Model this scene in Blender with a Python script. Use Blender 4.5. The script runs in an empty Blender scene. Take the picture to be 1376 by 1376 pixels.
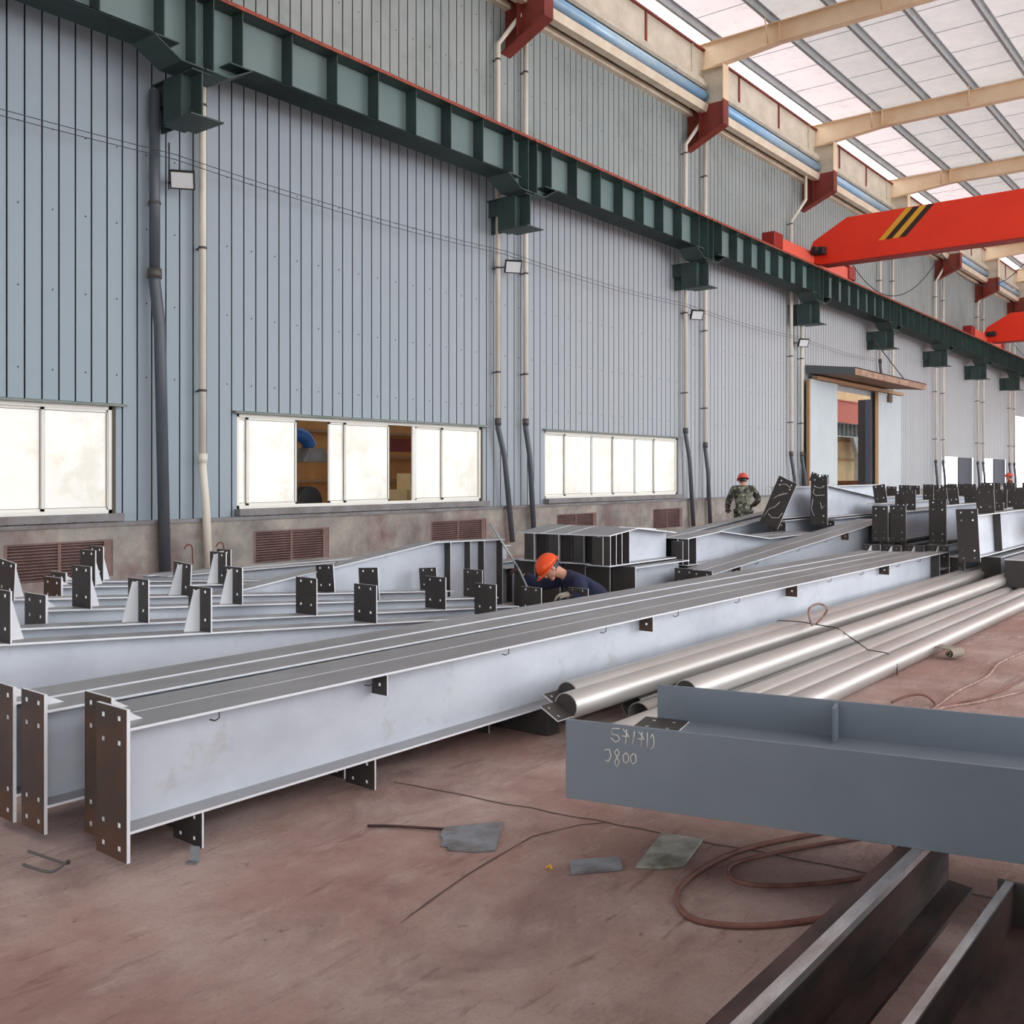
import bpy, math, random
from mathutils import Vector, Matrix
random.seed(7)
S = bpy.context.scene
COL = S.collection
R = math.radians

# ------------------------------------------------------------------ camera
TH = math.atan((1748-688)/1330.0)
cam_data = bpy.data.cameras.new('camera')
cam_data.sensor_width = 36.0
cam_data.lens = 36.0*1330/1376
cam_data.shift_y = -52/1376
cam_data.clip_end = 400
cam = bpy.data.objects.new('camera', cam_data)
COL.objects.link(cam)
cam.location = (12.8, 0.0, 1.7)
cam.rotation_euler = (R(90), 0, TH)
S.camera = cam

# ------------------------------------------------------------------ world and light
w = bpy.data.worlds.new('sky'); S.world = w; w.use_nodes = True
nt = w.node_tree; nt.nodes.clear()
bg = nt.nodes.new('ShaderNodeBackground'); out = nt.nodes.new('ShaderNodeOutputWorld')
bg.inputs['Color'].default_value = (0.95, 0.975, 1.0, 1)
bg.inputs['Strength'].default_value = 3.0
nt.links.new(bg.outputs[0], out.inputs[0])
# daylight entering through the long open side of the hall
ld = bpy.data.lights.new('side_daylight', 'AREA'); ld.shape = 'RECTANGLE'
ld.size = 70; ld.size_y = 8.5; ld.energy = 9500; ld.color = (0.93, 0.97, 1.0)
lo = bpy.data.objects.new('side_daylight', ld); COL.objects.link(lo)
lo.location = (25.5, 28, 6.0); lo.rotation_euler = (0, R(90), 0)
S.view_settings.view_transform = 'Standard'
S.view_settings.look = 'None'
S.view_settings.gamma = 1.0
S.view_settings.exposure = 0.0
S.view_settings.use_curve_mapping = False

# ------------------------------------------------------------------ materials
MATS = {}
def mat(name, col, rough=0.6, metal=0.0, col2=None, scale=3.0, amount=0.5, bump=0.0, bscale=40.0,
        stretch=(1, 1, 1), detail=5.0, spec=0.5, emit=None, estr=0.0, lo=0.35, hi=0.7, col3=None, scale3=1.0, lo3=0.5, hi3=0.75, transl=0):
    m = bpy.data.materials.new(name); m.use_nodes = True
    n = m.node_tree.nodes; L = m.node_tree.links
    b = n['Principled BSDF']
    b.inputs['Base Color'].default_value = (*col, 1)
    b.inputs['Roughness'].default_value = rough
    b.inputs['Metallic'].default_value = metal
    b.inputs['Specular IOR Level'].default_value = spec
    if emit:
        b.inputs['Emission Color'].default_value = (*emit, 1); b.inputs['Emission Strength'].default_value = estr
    tc = n.new('ShaderNodeTexCoord'); mp = n.new('ShaderNodeMapping')
    mp.inputs['Scale'].default_value = stretch
    L.new(tc.outputs['Object'], mp.inputs['Vector'])
    cur = None
    if col2:
        no = n.new('ShaderNodeTexNoise'); no.inputs['Scale'].default_value = scale; no.inputs['Detail'].default_value = detail
        no.inputs['Roughness'].default_value = 0.65
        L.new(mp.outputs[0], no.inputs['Vector'])
        rp = n.new('ShaderNodeMapRange'); rp.inputs['From Min'].default_value = lo; rp.inputs['From Max'].default_value = hi
        rp.inputs['To Max'].default_value = amount*2
        L.new(no.outputs['Fac'], rp.inputs['Value'])
        mx = n.new('ShaderNodeMix'); mx.data_type = 'RGBA'; mx.clamp_factor = True
        mx.inputs['A'].default_value = (*col, 1); mx.inputs['B'].default_value = (*col2, 1)
        L.new(rp.outputs[0], mx.inputs['Factor'])
        cur = mx.outputs['Result']
        if col3:
            n3 = n.new('ShaderNodeTexNoise'); n3.inputs['Scale'].default_value = scale3; n3.inputs['Detail'].default_value = 6
            n3.inputs['Roughness'].default_value = 0.7
            L.new(tc.outputs['Object'], n3.inputs['Vector'])
            r3 = n.new('ShaderNodeMapRange'); r3.inputs['From Min'].default_value = lo3; r3.inputs['From Max'].default_value = hi3
            L.new(n3.outputs['Fac'], r3.inputs['Value'])
            m3 = n.new('ShaderNodeMix'); m3.data_type = 'RGBA'; m3.clamp_factor = True
            L.new(cur, m3.inputs['A']); m3.inputs['B'].default_value = (*col3, 1)
            L.new(r3.outputs[0], m3.inputs['Factor']); cur = m3.outputs['Result']
        L.new(cur, b.inputs['Base Color'])
    if bump:
        nb = n.new('ShaderNodeTexNoise'); nb.inputs['Scale'].default_value = bscale; nb.inputs['Detail'].default_value = 6
        L.new(mp.outputs[0], nb.inputs['Vector'])
        bp = n.new('ShaderNodeBump'); bp.inputs['Strength'].default_value = bump; bp.inputs['Distance'].default_value = 0.01
        L.new(nb.outputs['Fac'], bp.inputs['Height']); L.new(bp.outputs[0], b.inputs['Normal'])
    if transl:
        tb = n.new('ShaderNodeBsdfTranslucent'); ms = n.new('ShaderNodeMixShader'); ms.inputs[0].default_value = transl
        tb.inputs['Color'].default_value = (*col, 1)
        L.new(b.outputs[0], ms.inputs[1]); L.new(tb.outputs[0], ms.inputs[2]); L.new(ms.outputs[0], n['Material Output'].inputs['Surface'])
    MATS[name] = m
    return m
def srgb(r, g, b):
    f = lambda c: (c/255/12.92) if c <= 10 else ((c/255+0.055)/1.055)**2.4
    return (f(r), f(g), f(b))
M_wall = mat('painted_cladding', srgb(146,164,176), 0.55, 0, srgb(166,172,178), 0.16, 0.5, stretch=(1,1,.5), col3=srgb(140,162,170), scale3=0.3, lo3=.5, hi3=.8)
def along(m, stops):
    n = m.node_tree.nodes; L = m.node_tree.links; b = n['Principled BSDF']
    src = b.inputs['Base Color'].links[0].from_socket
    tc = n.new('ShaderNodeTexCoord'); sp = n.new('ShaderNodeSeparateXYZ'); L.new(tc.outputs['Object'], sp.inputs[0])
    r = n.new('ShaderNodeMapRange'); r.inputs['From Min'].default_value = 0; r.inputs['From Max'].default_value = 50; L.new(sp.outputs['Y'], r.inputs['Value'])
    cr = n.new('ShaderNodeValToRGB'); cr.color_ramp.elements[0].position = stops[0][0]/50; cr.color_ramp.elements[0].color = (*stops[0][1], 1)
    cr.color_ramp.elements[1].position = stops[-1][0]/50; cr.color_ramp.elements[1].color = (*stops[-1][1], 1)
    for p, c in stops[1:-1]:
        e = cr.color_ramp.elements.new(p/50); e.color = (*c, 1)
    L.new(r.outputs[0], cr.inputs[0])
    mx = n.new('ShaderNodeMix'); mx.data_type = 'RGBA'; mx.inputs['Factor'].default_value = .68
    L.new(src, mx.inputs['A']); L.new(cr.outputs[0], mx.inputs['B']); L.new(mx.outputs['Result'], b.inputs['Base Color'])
along(M_wall, [(5,srgb(140,160,172)),(11,srgb(152,164,174)),(18,srgb(166,170,176)),(26,srgb(176,178,182)),(40,srgb(190,192,194))])  # blue to grey along the wall; far-end brightness put into the colour
M_wallup = mat('upper_cladding', srgb(146,157,158), 0.6, 0, srgb(160,166,164), 0.3, 0.5, stretch=(1,1,.5), col3=srgb(126,136,132), scale3=0.5)
M_seam = mat('seam_dark', srgb(46,56,62), 0.7)
M_conc = mat('stained_concrete', srgb(176,170,160), 0.9, 0, srgb(120,116,114), 1.2, 0.55, bump=.4, bscale=14, col3=srgb(124,96,96), scale3=0.8, lo3=.5, hi3=.72)
M_ledge = mat('ledge_metal', srgb(140,140,142), 0.7, 0, srgb(110,100,98), 2.0, 0.5)
M_ledge_g = mat('window_head_trim', srgb(112,122,118), 0.6, 0, srgb(140,146,140), 3.0, 0.5)
M_louver = mat('louver_brown', srgb(140,112,106), 0.7, 0, srgb(110,84,80), 3.0, 0.5)
M_louver_d = mat('louver_recess', srgb(48,38,36), 0.9)
M_frame = mat('white_window_frame', srgb(238,236,228), 0.5)
M_framed = mat('window_dark_edge', srgb(86,76,64), 0.7)
M_green = mat('girder_green_web', srgb(108,130,130), 0.5, 0, srgb(120,138,136), 0.8, 0.5, spec=.4)
M_greend = mat('girder_shaded_green', srgb(62,84,80), 0.5, 0, srgb(48,64,62), 1.0, 0.5)  # darker copy of the web green: shade on stiffeners put into the paint
M_rail = mat('rusty_red_rail', srgb(170,80,56), 0.75, 0, srgb(120,60,48), 6.0, 0.5)
M_redox = mat('red_oxide_primer', srgb(136,56,42), 0.65, 0, srgb(112,44,36), 1.5, 0.5)
M_cream = mat('cream_painted_steel', srgb(240,220,190), 0.55, 0, srgb(226,196,160), 0.7, 0.5)
M_creamd = mat('cream_dirty', srgb(212,204,186), 0.7, 0, srgb(186,178,160), 1.8, 0.5, col3=srgb(140,120,100), scale3=1.3, lo3=.6, hi3=.85)
M_gutter = mat('cream_gutter', srgb(240,230,208), 0.5, 0, srgb(214,198,172), 1.5, 0.5)
M_blue = mat('blue_pipe', srgb(140,190,232), 0.3, 0.1, srgb(190,215,230), 1.2, 0.5, stretch=(1,.25,1), lo=.4, hi=.6)
M_galv = mat('galvanised_steel', srgb(158,166,170), 0.45, 0.3, srgb(176,184,188), 2.0, 0.5)
M_roof = mat('foil_roof_lining', srgb(236,234,232), 0.6, 0, srgb(214,212,210), 1.1, 0.6, bump=1.0, bscale=7, stretch=(1,1,1), col3=srgb(206,202,202), scale3=1.5, lo3=.5, hi3=.8, transl=.17)
M_skyl = mat('roof_skylight_sheet', srgb(244,230,230), 0.6, 0, srgb(230,212,212), 0.8, 0.5, col3=srgb(130,124,122), scale3=1.6, lo3=.55, hi3=.75, transl=.28)
M_orange = mat('crane_orange_red', srgb(240,56,22), 0.4, 0, srgb(228,46,18), 0.8, 0.4)
M_orange2 = mat('carriage_light_red', srgb(232,104,84), 0.5)
M_dred = mat('carriage_dark_red', srgb(150,30,24), 0.5)
M_yellow = mat('stripe_yellow', srgb(226,170,40), 0.5)
M_black = mat('stripe_black', srgb(40,32,28), 0.5)
M_pvcw = mat('white_pvc_pipe', srgb(232,228,216), 0.45, 0, srgb(206,196,178), 1.6, 0.4, stretch=(1,1,.3))
M_pvcd = mat('dark_grey_pipe', srgb(72,78,88), 0.4, 0, srgb(92,98,104), 2.0, 0.4, stretch=(1,1,.3))
M_clamp = mat('pipe_clamp_metal', srgb(90,86,84), 0.5, .3)
M_lampb = mat('floodlight_body', srgb(34,36,40), 0.5)
M_lampg = mat('floodlight_glass', srgb(226,230,232), 0.2)
M_cable = mat('black_cable', srgb(66,68,72), 0.6)
def floor_material():
    m = bpy.data.materials.new('red_dust_concrete'); m.use_nodes = True
    n = m.node_tree.nodes; L = m.node_tree.links; b = n['Principled BSDF']; b.inputs['Roughness'].default_value = .88; b.inputs['Specular IOR Level'].default_value = .3
    tc = n.new('ShaderNodeTexCoord')
    def noise(scale, stretch, detail=8, rough=.65, dist=0):
        mp = n.new('ShaderNodeMapping'); mp.inputs['Scale'].default_value = stretch; L.new(tc.outputs['Object'], mp.inputs['Vector'])
        q = n.new('ShaderNodeTexNoise'); q.inputs['Scale'].default_value = scale; q.inputs['Detail'].default_value = detail; q.inputs['Roughness'].default_value = rough; q.inputs['Distortion'].default_value = dist
        L.new(mp.outputs[0], q.inputs['Vector']); return q.outputs['Fac']
    def rng(v, a, c, lo=0, hi=1):
        r = n.new('ShaderNodeMapRange'); r.inputs['From Min'].default_value = a; r.inputs['From Max'].default_value = c; r.inputs['To Min'].default_value = lo; r.inputs['To Max'].default_value = hi
        L.new(v, r.inputs['Value']); return r.outputs[0]
    def mix(a, col, f):
        x = n.new('ShaderNodeMix'); x.data_type = 'RGBA'; x.clamp_factor = True
        if isinstance(a, tuple): x.inputs['A'].default_value = (*a, 1)
        else: L.new(a, x.inputs['A'])
        x.inputs['B'].default_value = (*col, 1); L.new(f, x.inputs['Factor']); return x.outputs['Result']
    c = mix(srgb(196,172,164), srgb(168,134,124), rng(noise(.55, (1,1,1)), .42, .60))
    c = mix(c, srgb(138,110,106), rng(noise(1.3, (1.3,.8,1), 9, .7, .6), .50, .72, 0, .85))
    c = mix(c, srgb(212,192,184), rng(noise(2.6, (2.2,.7,1), 8, .75), .56, .72, 0, .6))
    c = mix(c, srgb(112,82,78), rng(noise(3.0, (4,.55,1), 9, .75, .4), .57, .70, 0, .75))
    c = mix(c, srgb(92,68,66), rng(noise(16, (1,.7,1), 6, .7), .63, .72, 0, .8))
    c = mix(c, srgb(150,112,104), rng(noise(60, (1,1,1), 3, .6), .55, .75, 0, .45))
    L.new(c, b.inputs['Base Color'])
    h1 = noise(3.0, (4,.55,1), 9, .75, .4); h2 = noise(26, (1,.8,1), 8, .7)
    ad = n.new('ShaderNodeMath'); ad.operation = 'ADD'; L.new(h1, ad.inputs[0]); L.new(h2, ad.inputs[1])
    bp = n.new('ShaderNodeBump'); bp.inputs['Strength'].default_value = .75; bp.inputs['Distance'].default_value = .02
    L.new(ad.outputs[0], bp.inputs['Height']); L.new(bp.outputs[0], b.inputs['Normal'])
    return m
M_floor = floor_material()

# ------------------------------------------------------------------ mesh helpers
class MB:
    def __init__(s): s.v = []; s.f = []; s.m = []; s.sm = []
    def add(s, vs, fs, mi=0, smooth=False):
        o = len(s.v); s.v += [tuple(p) for p in vs]
        for f in fs: s.f.append(tuple(i+o for i in f)); s.m.append(mi); s.sm.append(smooth)
        return s
    def box(s, x0, x1, y0, y1, z0, z1, mi=0):
        v = [(x0,y0,z0),(x1,y0,z0),(x1,y1,z0),(x0,y1,z0),(x0,y0,z1),(x1,y0,z1),(x1,y1,z1),(x0,y1,z1)]
        return s.add(v, [(0,3,2,1),(4,5,6,7),(0,1,5,4),(1,2,6,5),(2,3,7,6),(3,0,4,7)], mi)
    def prism(s, poly, axis, a, b, mi=0):
        """poly: 2D points in the plane normal to axis; extruded from a to b"""
        n = len(poly)
        def P(p, t):
            return (t, p[0], p[1]) if axis == 'x' else (p[0], t, p[1]) if axis == 'y' else (p[0], p[1], t)
        v = [P(p, a) for p in poly]+[P(p, b) for p in poly]
        ar = sum(poly[i][0]*poly[(i+1)%n][1]-poly[(i+1)%n][0]*poly[i][1] for i in range(n))
        flip = (ar > 0) ^ (axis == 'y') ^ (b < a)
        c1 = tuple(range(n)); c2 = tuple(range(n, 2*n))
        fs = [tuple(reversed(c1)) if flip else c1, c2 if flip else tuple(reversed(c2))]
        for i in range(n):
            j = (i+1) % n
            q = (i, j, j+n, i+n)
            fs.append(q if flip else tuple(reversed(q)))
        return s.add(v, fs, mi)
    def tube(s, pts, r, n=10, mi=0, cap=True, rs=None):
        pts = [Vector(p) for p in pts]; N = len(pts)
        up = Vector((0,0,1)); t0 = (pts[1]-pts[0]).normalized()
        if abs(t0.dot(up)) > .95: up = Vector((1,0,0))
        a = t0.cross(up).normalized(); vs = []
        for i, p in enumerate(pts):
            t = (pts[min(i+1, N-1)]-pts[max(i-1, 0)]).normalized()
            a = (a-t*a.dot(t)).normalized(); b = t.cross(a)
            rr = rs[i] if rs else r
            for k in range(n):
                q = 2*math.pi*k/n
                vs.append(p+(a*math.cos(q)+b*math.sin(q))*rr)
        fs = []
        for i in range(N-1):
            for k in range(n):
                k2 = (k+1) % n
                fs.append((i*n+k, i*n+k2, (i+1)*n+k2, (i+1)*n+k))
        s.add(vs, fs, mi, True)
        if cap:
            o = len(s.v)-N*n
            s.f.append(tuple(o+k for k in reversed(range(n)))); s.m.append(mi); s.sm.append(False)
            s.f.append(tuple(o+(N-1)*n+k for k in range(n))); s.m.append(mi); s.sm.append(False)
        return s
    def build(s, name, mats, parent=None, world=False, label=None, mtx=None):
        if not isinstance(mats, (list, tuple)): mats = [mats]
        off = Vector(parent.location) if (world and parent) else Vector((0,0,0))
        if world and parent and parent.parent: off += Vector(parent.parent.location)
        vs = [Vector(p)-off for p in s.v]
        if mtx: vs = [mtx @ p for p in vs]
        me = bpy.data.meshes.new(name); me.from_pydata([tuple(p) for p in vs], [], s.f)
        for m in mats: me.materials.append(m)
        me.polygons.foreach_set('material_index', s.m); me.polygons.foreach_set('use_smooth', s.sm)
        me.update()
        o = bpy.data.objects.new(name, me); COL.objects.link(o)
        if parent: o.parent = parent
        if label: o['label'] = label
        return o
def bevel(o, wdt=.004, seg=1):
    m = o.modifiers.new('bevel', 'BEVEL'); m.width = wdt; m.segments = seg; m.limit_method = 'ANGLE'; m.angle_limit = R(40)
    return o
def thing(name, label, cat, loc=(0,0,0), rz=0, group=None):
    o = bpy.data.objects.new(name, None); COL.objects.link(o); o.empty_display_size = .2
    o.location = loc; o.rotation_euler = (0,0,rz)
    return tag(o, label, cat, group)
def tag(o, label, cat, group=None):
    o['kind'] = 'thing'
    o['label'] = label; o['category'] = cat
    if group: o['group'] = group
    return o
def struct(o, label=None):
    o['kind'] = 'structure'
    if label: o['label'] = label
    return o
ORD = ['first','second','third','fourth','fifth','sixth','seventh','eighth','ninth','tenth','eleventh','twelfth']

# ------------------------------------------------------------------ floor
b = MB(); b.box(-14, 60, -30, 110, -.3, 0); struct(b.build('floor', M_floor), 'dusty reddish brown concrete workshop floor')

M_joint = mat('floor_joint_dark', srgb(100,76,72), .95)
b = MB(); random.seed(3)
pj = [(8.9+.12*k, 3.86+.018*k+random.uniform(-.012,.012)) for k in range(26)]
for p, q in zip(pj, pj[1:]): b.add([(p[0],p[1]-.007,.002),(q[0],q[1]-.007,.002),(q[0],q[1]+.006,.002),(p[0],p[1]+.006,.002)], [(0,1,2,3)])
pj = [(10.14,2.66),(10.10,2.85),(10.07,3.0),(10.04,3.17),(10.02,3.35),(10.0,3.55),(9.99,3.68),(10.03,3.82),(10.08,3.95),(10.15,4.04)]
for k, (p, q) in enumerate(zip(pj, pj[1:])):
    w0 = .001+.006*abs(math.sin(k*1.3)); w1 = .001+.006*abs(math.sin(k*1.3+1.3)); b.add([(p[0]-w0,p[1],.002),(q[0]-w1,q[1],.002),(q[0]+w1,q[1],.002),(p[0]+w0,p[1],.002)], [(0,1,2,3)])
struct(b.build('trim_3', M_joint), 'dark crack lines in the concrete floor')
# ------------------------------------------------------------------ wall on the left
PER = .2245
OPEN = [(1.25,7.28,1.15,2.63),(9.27,15.12,1.15,2.63),(17.2,23.05,1.15,2.63),(33.75,37.95,-1,4.62),(47.55,53.0,1.0,2.47),(54.9,60.1,1.0,2.47),(62.2,68,-1,5.0)]
def cladding(name, z0, z1, m, x=0.0):
    b = MB(); y = -9.0
    edges = sorted(set([o[0] for o in OPEN]+[o[1] for o in OPEN]))
    while y < 72:
        y1 = y+PER
        cuts = [y]+[e for e in edges if y < e < y1]+[y1]
        for a, c in zip(cuts, cuts[1:]):
            if c-a < .004: continue
            mid = (a+c)/2; zs = [(z0, z1)]
            for o in OPEN:
                if o[0] <= mid <= o[1]:
                    nz = []
                    for q0, q1 in zs:
                        if o[3] <= q0 or o[2] >= q1: nz.append((q0, q1)); continue
                        if o[2] > q0: nz.append((q0, o[2]))
                        if o[3] < q1: nz.append((o[3], q1))
                    zs = nz
            for q0, q1 in zs:
                last = (c == y1)
                g = .022 if last and c-a > .04 else 0
                b.add([(x,a,q0),(x,c-g,q0),(x,c-g,q1),(x,a,q1)], [(0,1,2,3)], 0)
                if g:
                    b.add([(x,c-g,q0),(x-.028,c-g*.7,q0),(x-.028,c-g*.7,q1),(x,c-g,q1)], [(0,1,2,3)], 1)
                    b.add([(x-.028,c-g*.7,q0),(x-.028,c-g*.3,q0),(x-.028,c-g*.3,q1),(x-.028,c-g*.7,q1)], [(0,1,2,3)], 1)
                    b.add([(x-.028,c-g*.3,q0),(x,c,q0),(x,c,q1),(x-.028,c-g*.3,q1)], [(0,1,2,3)], 1)
        y = y1
    return struct(b.build(name, [m, M_seam]), 'tall blue grey ribbed metal wall cladding')
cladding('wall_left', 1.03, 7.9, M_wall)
cladding('wall_left_upper', 7.9, 11.25, M_wallup)
# concrete plinth, with recesses for the louvres
VENTS = [(1.3,2.8),(5.72,7.18),(9.5,11.03),(13.5,15.1),(17.5,19.05),(21.6,23.1)]
def band(x0, x1, z0, z1, holes, mi=0, y0=-9, y1=72):
    b = MB(); ys = y0
    for h in sorted(holes):
        if h[0] > ys: b.box(x0, x1, ys, h[0], z0, z1, mi)
        ys = h[1]
    b.box(x0, x1, ys, y1, z0, z1, mi); return b
b = band(-.12, .10, .30, .80, VENTS+[(33.75,37.95),(62.2,68)])
for z0, z1 in ((0,.30),(.80,.98)):
    q = band(-.12, .10, z0, z1, [(33.75,37.95),(62.2,68)]); b.add(q.v, q.f)
struct(b.build('wall_left_plinth', M_conc), 'stained concrete plinth along the foot of the cladding')
b = band(-.1, .13, .98, 1.035, [(33.75,37.95),(62.2,68)])
struct(b.build('trim_1', M_ledge), 'grey ledge on top of the concrete plinth')

b = MB()
for z in (3.05, 4.1, 5.15, 6.2, 8.6, 9.7, 10.8):
    y = -4*PER
    while y < 34:
        if not any(o[0] < y < o[1] and o[2] < z < o[3] for o in OPEN): b.box(-.001,.006,y+.10,y+.118,z,z+.018)
        y += PER*2
b = b.build('screw_heads', M_seam, bpy.data.objects['wall_left'])
# louvre vents
def vent(y0, y1, i):
    t = thing('louver_vent', 'brown slatted vent in the concrete plinth, '+ORD[i]+' from the left', 'vent', (0,(y0+y1)/2,.3), 0, 'louver vents in the plinth')
    b = MB(); b.box(-.11,-.09,y0,y1,.3,.8); b.build('backing', M_louver_d, t, True)
    b = MB(); 
    for k in range(12):
        z = .33+k*.04
        b.prism([(.00,z),(.07,z-.025),(.07,z-.014),(.00,z+.011)], 'y', y0+.05, (y0+y1)/2-.02)
        b.prism([(.00,z),(.07,z-.025),(.07,z-.014),(.00,z+.011)], 'y', (y0+y1)/2+.02, y1-.12)
    b.build('slat_panel', M_louver, t, True)
    b = MB(); b.box(-.05,.09,y0,y0+.05,.3,.8); b.box(-.05,.09,y1-.12,y1,.3,.8); b.box(-.02,.075,(y0+y1)/2-.02,(y0+y1)/2+.02,.3,.8); b.box(-.05,.09,y0+.05,y1-.12,.775,.8)
    b.build('frame', M_louver, t, True)
for i, (a, c) in enumerate(VENTS[1:]): vent(a, c, i)

# windows
M_pane = mat('film_covered_pane', srgb(230,228,216), 0.3, 0, srgb(250,249,243), .8, 0.9, stretch=(1,1,.8), lo=.40, hi=.60, emit=srgb(255,251,240), estr=0.12, col3=srgb(228,216,190), scale3=1.7, lo3=.56, hi3=.8)  # faint glow stands in for daylight behind the panes
def window(n, y0, y1, z0, z1, sashes, fw=.06):
    """sashes: (ya, yb, depth) closed panes"""
    t = bpy.data.objects.new('window_%d' % n, None); COL.objects.link(t); t.location = (0,(y0+y1)/2,z0)
    struct(t, ['white sliding window at the far left with film covered panes','long white window with two open gaps','white window of six film covered panes'][n-1])
    b = MB()
    b.box(-.12,-.01,y0,y1,z0,z0+.05); b.box(-.12,-.01,y0,y1,z1-.06,z1-.0); b.box(-.12,-.01,y0,y0+.05,z0,z1); b.box(-.12,-.01,y1-.1,y1-.05,z0,z1)
    b.build('window_frame', M_frame, t, True)
    b = MB(); b.box(-.13,.0,y1-.05,y1+.0,z0,z1); b.build('window_reveal', M_framed, t, True)
    for (a, c, d) in sashes:
        x = -.05 - d*.035
        b = MB(); s_ = .035
        b.box(x-.012,x+.016,a,c,z0+.05,z0+.05+s_); b.box(x-.012,x+.016,a,c,z1-.06-s_,z1-.06)
        b.box(x-.012,x+.016,a,a+s_,z0+.05,z1-.06); b.box(x-.012,x+.016,c-s_,c,z0+.05,z1-.06)
        f = b.build('sash', M_frame, t, True)
        b = MB(); q = .006; za, zc = z0+.05+s_, z1-.06-s_
        b.box(x-.0,x+.010,a+s_,c-s_,za,za+q); b.box(x,x+.010,a+s_,c-s_,zc-q,zc); b.box(x,x+.010,a+s_,a+s_+q,za,zc); b.box(x,x+.010,c-s_-q,c-s_,za,zc); b.box(x,x+.02,c-.004,c+.006,z0+.05,z1-.06)
        b.build('gasket', M_framed, t, True)
        b = MB(); b.box(x-.004,x+.002,a+s_,c-s_,z0+.08,z1-.09); p = b.build('pane', M_pane, t, True)
    b = MB(); b.prism([(-.02,z1),(.0,z1+.035),(.09,z1+.02),(.10,z1-.01),(.085,z1-.012),(.07,z1+.003),(-.02,z1-.01)], 'y', y0-.08, y1+.12)
    b.build('head_flashing', M_ledge_g, t, True)
    b = MB(); b.box(.0,.15,y0-.05,y1+.05,z0-.10,z0-.0); b.build('sill', M_ledge, t, True)
window(1, 1.25, 7.28, 1.15, 2.63, [(1.3,2.3,0),(2.25,3.3,1),(3.28,4.3,0),(4.27,5.3,1),(5.28,6.30,1),(6.27,7.2,0)])
window(2, 9.27, 15.12, 1.15, 2.63, [(9.3,9.52,1),(9.48,10.46,0),(11.17,11.54,1),(11.50,12.56,0),(13.26,14.0,1),(13.96,15.06,0)])
window(3, 17.2, 23.05, 1.15, 2.63, [(17.24,18.05,1),(18.0,19.07,0),(19.03,20.02,1),(19.98,20.97,0),(20.94,21.94,1),(21.9,23.0,0)])
b = MB(); b.box(-.06,-.03,13.15,13.22,1.2,2.58); o = b.build('window_mullion', M_frame); o.parent = bpy.data.objects['window_2']; o.location = -Vector(bpy.data.objects['window_2'].location)

# ------------------------------------------------------------------ crane runway: corbels, girders
CY = [0.45, 7.99, 15.40, 22.87, 30.33, 37.57, 44.66, 51.41, 58.6, 65.6]
def cz(y): return 6.55-.0076*(y-8)      # underside of the corbel foot plate
HY = [0.4, 8.05, 15.85, 23.6, 31.35, 39.0, 46.4, 53.4, 60.4]
for i, y in enumerate(CY):
    z = cz(y)
    t = thing('crane_corbel', 'dark green steel corbel box under the crane girder, '+ORD[i]+' from the left' if i else 'dark green steel corbel beyond the left edge', 'corbel', (0,y,z), 0, 'crane corbels')
    if i == 0: t['label'] = 'dark green steel corbel before the leftmost one in view'
    b = MB(); b.box(.0,.30,-.012,.012,.02,.68); b.box(.30,.74,-.17,.17,.02,.66); b.box(.74,.99,-.012,.012,.02,.66); b.box(.0,1.0,-.17,.17,.655,.68)
    bevel(b.build('box', M_greend, t))
    b = MB(); b.box(.45,1.12,-.26,.26,0,.02); b.build('foot_plate', M_greend, t)
    b = MB(); b.prism([(0,.35),(.52,.35),(.52,.68),(0,.68)], 'y', -.10, -.085); b.build('side_plate', M_greend, t)
for i in range(len(CY)-1):
    y0, y1 = CY[i], CY[i+1]; L = y1-y0
    zb = cz(y0)+.68
    t = thing('crane_girder', 'green crane runway girder with dark stiffeners, '+ORD[i]+' span from the left', 'girder', (.8,y0,zb), 0, 'crane runway girder spans')
    sl = (cz(y1)-cz(y0))/L
    sh = Matrix(((1,0,0,0),(0,1,0,0),(0,sl,1,0),(0,0,0,1)))
    hw = .27; zf = .22; zt = 1.02; e = .015
    def prof(off):   # underside of the web: haunched at both ends
        return [(e,off),(.38,off),(.78,zf+off),(L-.78,zf+off),(L-.38,off),(L-e,off)]
    b = MB(); b.prism(prof(.01)+[(L-e,zt),(e,zt)], 'x', -.008, .008); b.build('web', M_green, t, mtx=sh)
    b = MB(); lo_, up = prof(0), prof(.022)
    b.prism(lo_+up[::-1], 'x', -hw, hw); bevel(b.build('bottom_flange', M_greend, t, mtx=sh))
    b = MB(); b.box(-hw,hw,.4,L-.4,zf,zf+.018); b.build('haunch_plate', M_greend, t, mtx=sh)
    b = MB(); b.box(-hw-.02,hw+.02,e,L-e,zt,zt+.02); b.build('top_flange', M_greend, t, mtx=sh)
    n = 8; ys = [.14]+[L*(k+.5)/n-.1*0 for k in range(n)]+[L-.12]
    ys = [.14, .62]+[.62+(L-1.24)*k/7 for k in range(1,7)]+[L-.62, L-.14]
    for y in ys:
        b = MB(); b.box(.008,hw-.02,y-.007,y+.007,zf+.02 if .5<y<L-.5 else .03,zt); b.build('stiffener', M_greend, t, mtx=sh)
    b = MB(); b.box(-.035,.035,0,L,zt+.02,zt+.05); b.box(-.012,.012,0,L,zt+.05,zt+.12); b.box(-.03,.03,0,L,zt+.12,zt+.15)
    b.build('rail', M_rail, t, mtx=sh)
    b = MB()
    k = .3
    while k < L:
        b.box(.05,.13,k-.05,k+.05,zt+.02,zt+.05); b.box(.20,.26,k+.2,k+.85,zt+.02,zt+.032); k += .95
    b.build('rail_clips', M_rail, t, mtx=sh)
    b = MB(); b.box(hw-.0,hw+.03,e,L-e,zt+.0,zt+.055); b.build('edge_angle', M_rail, t, mtx=sh)

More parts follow.
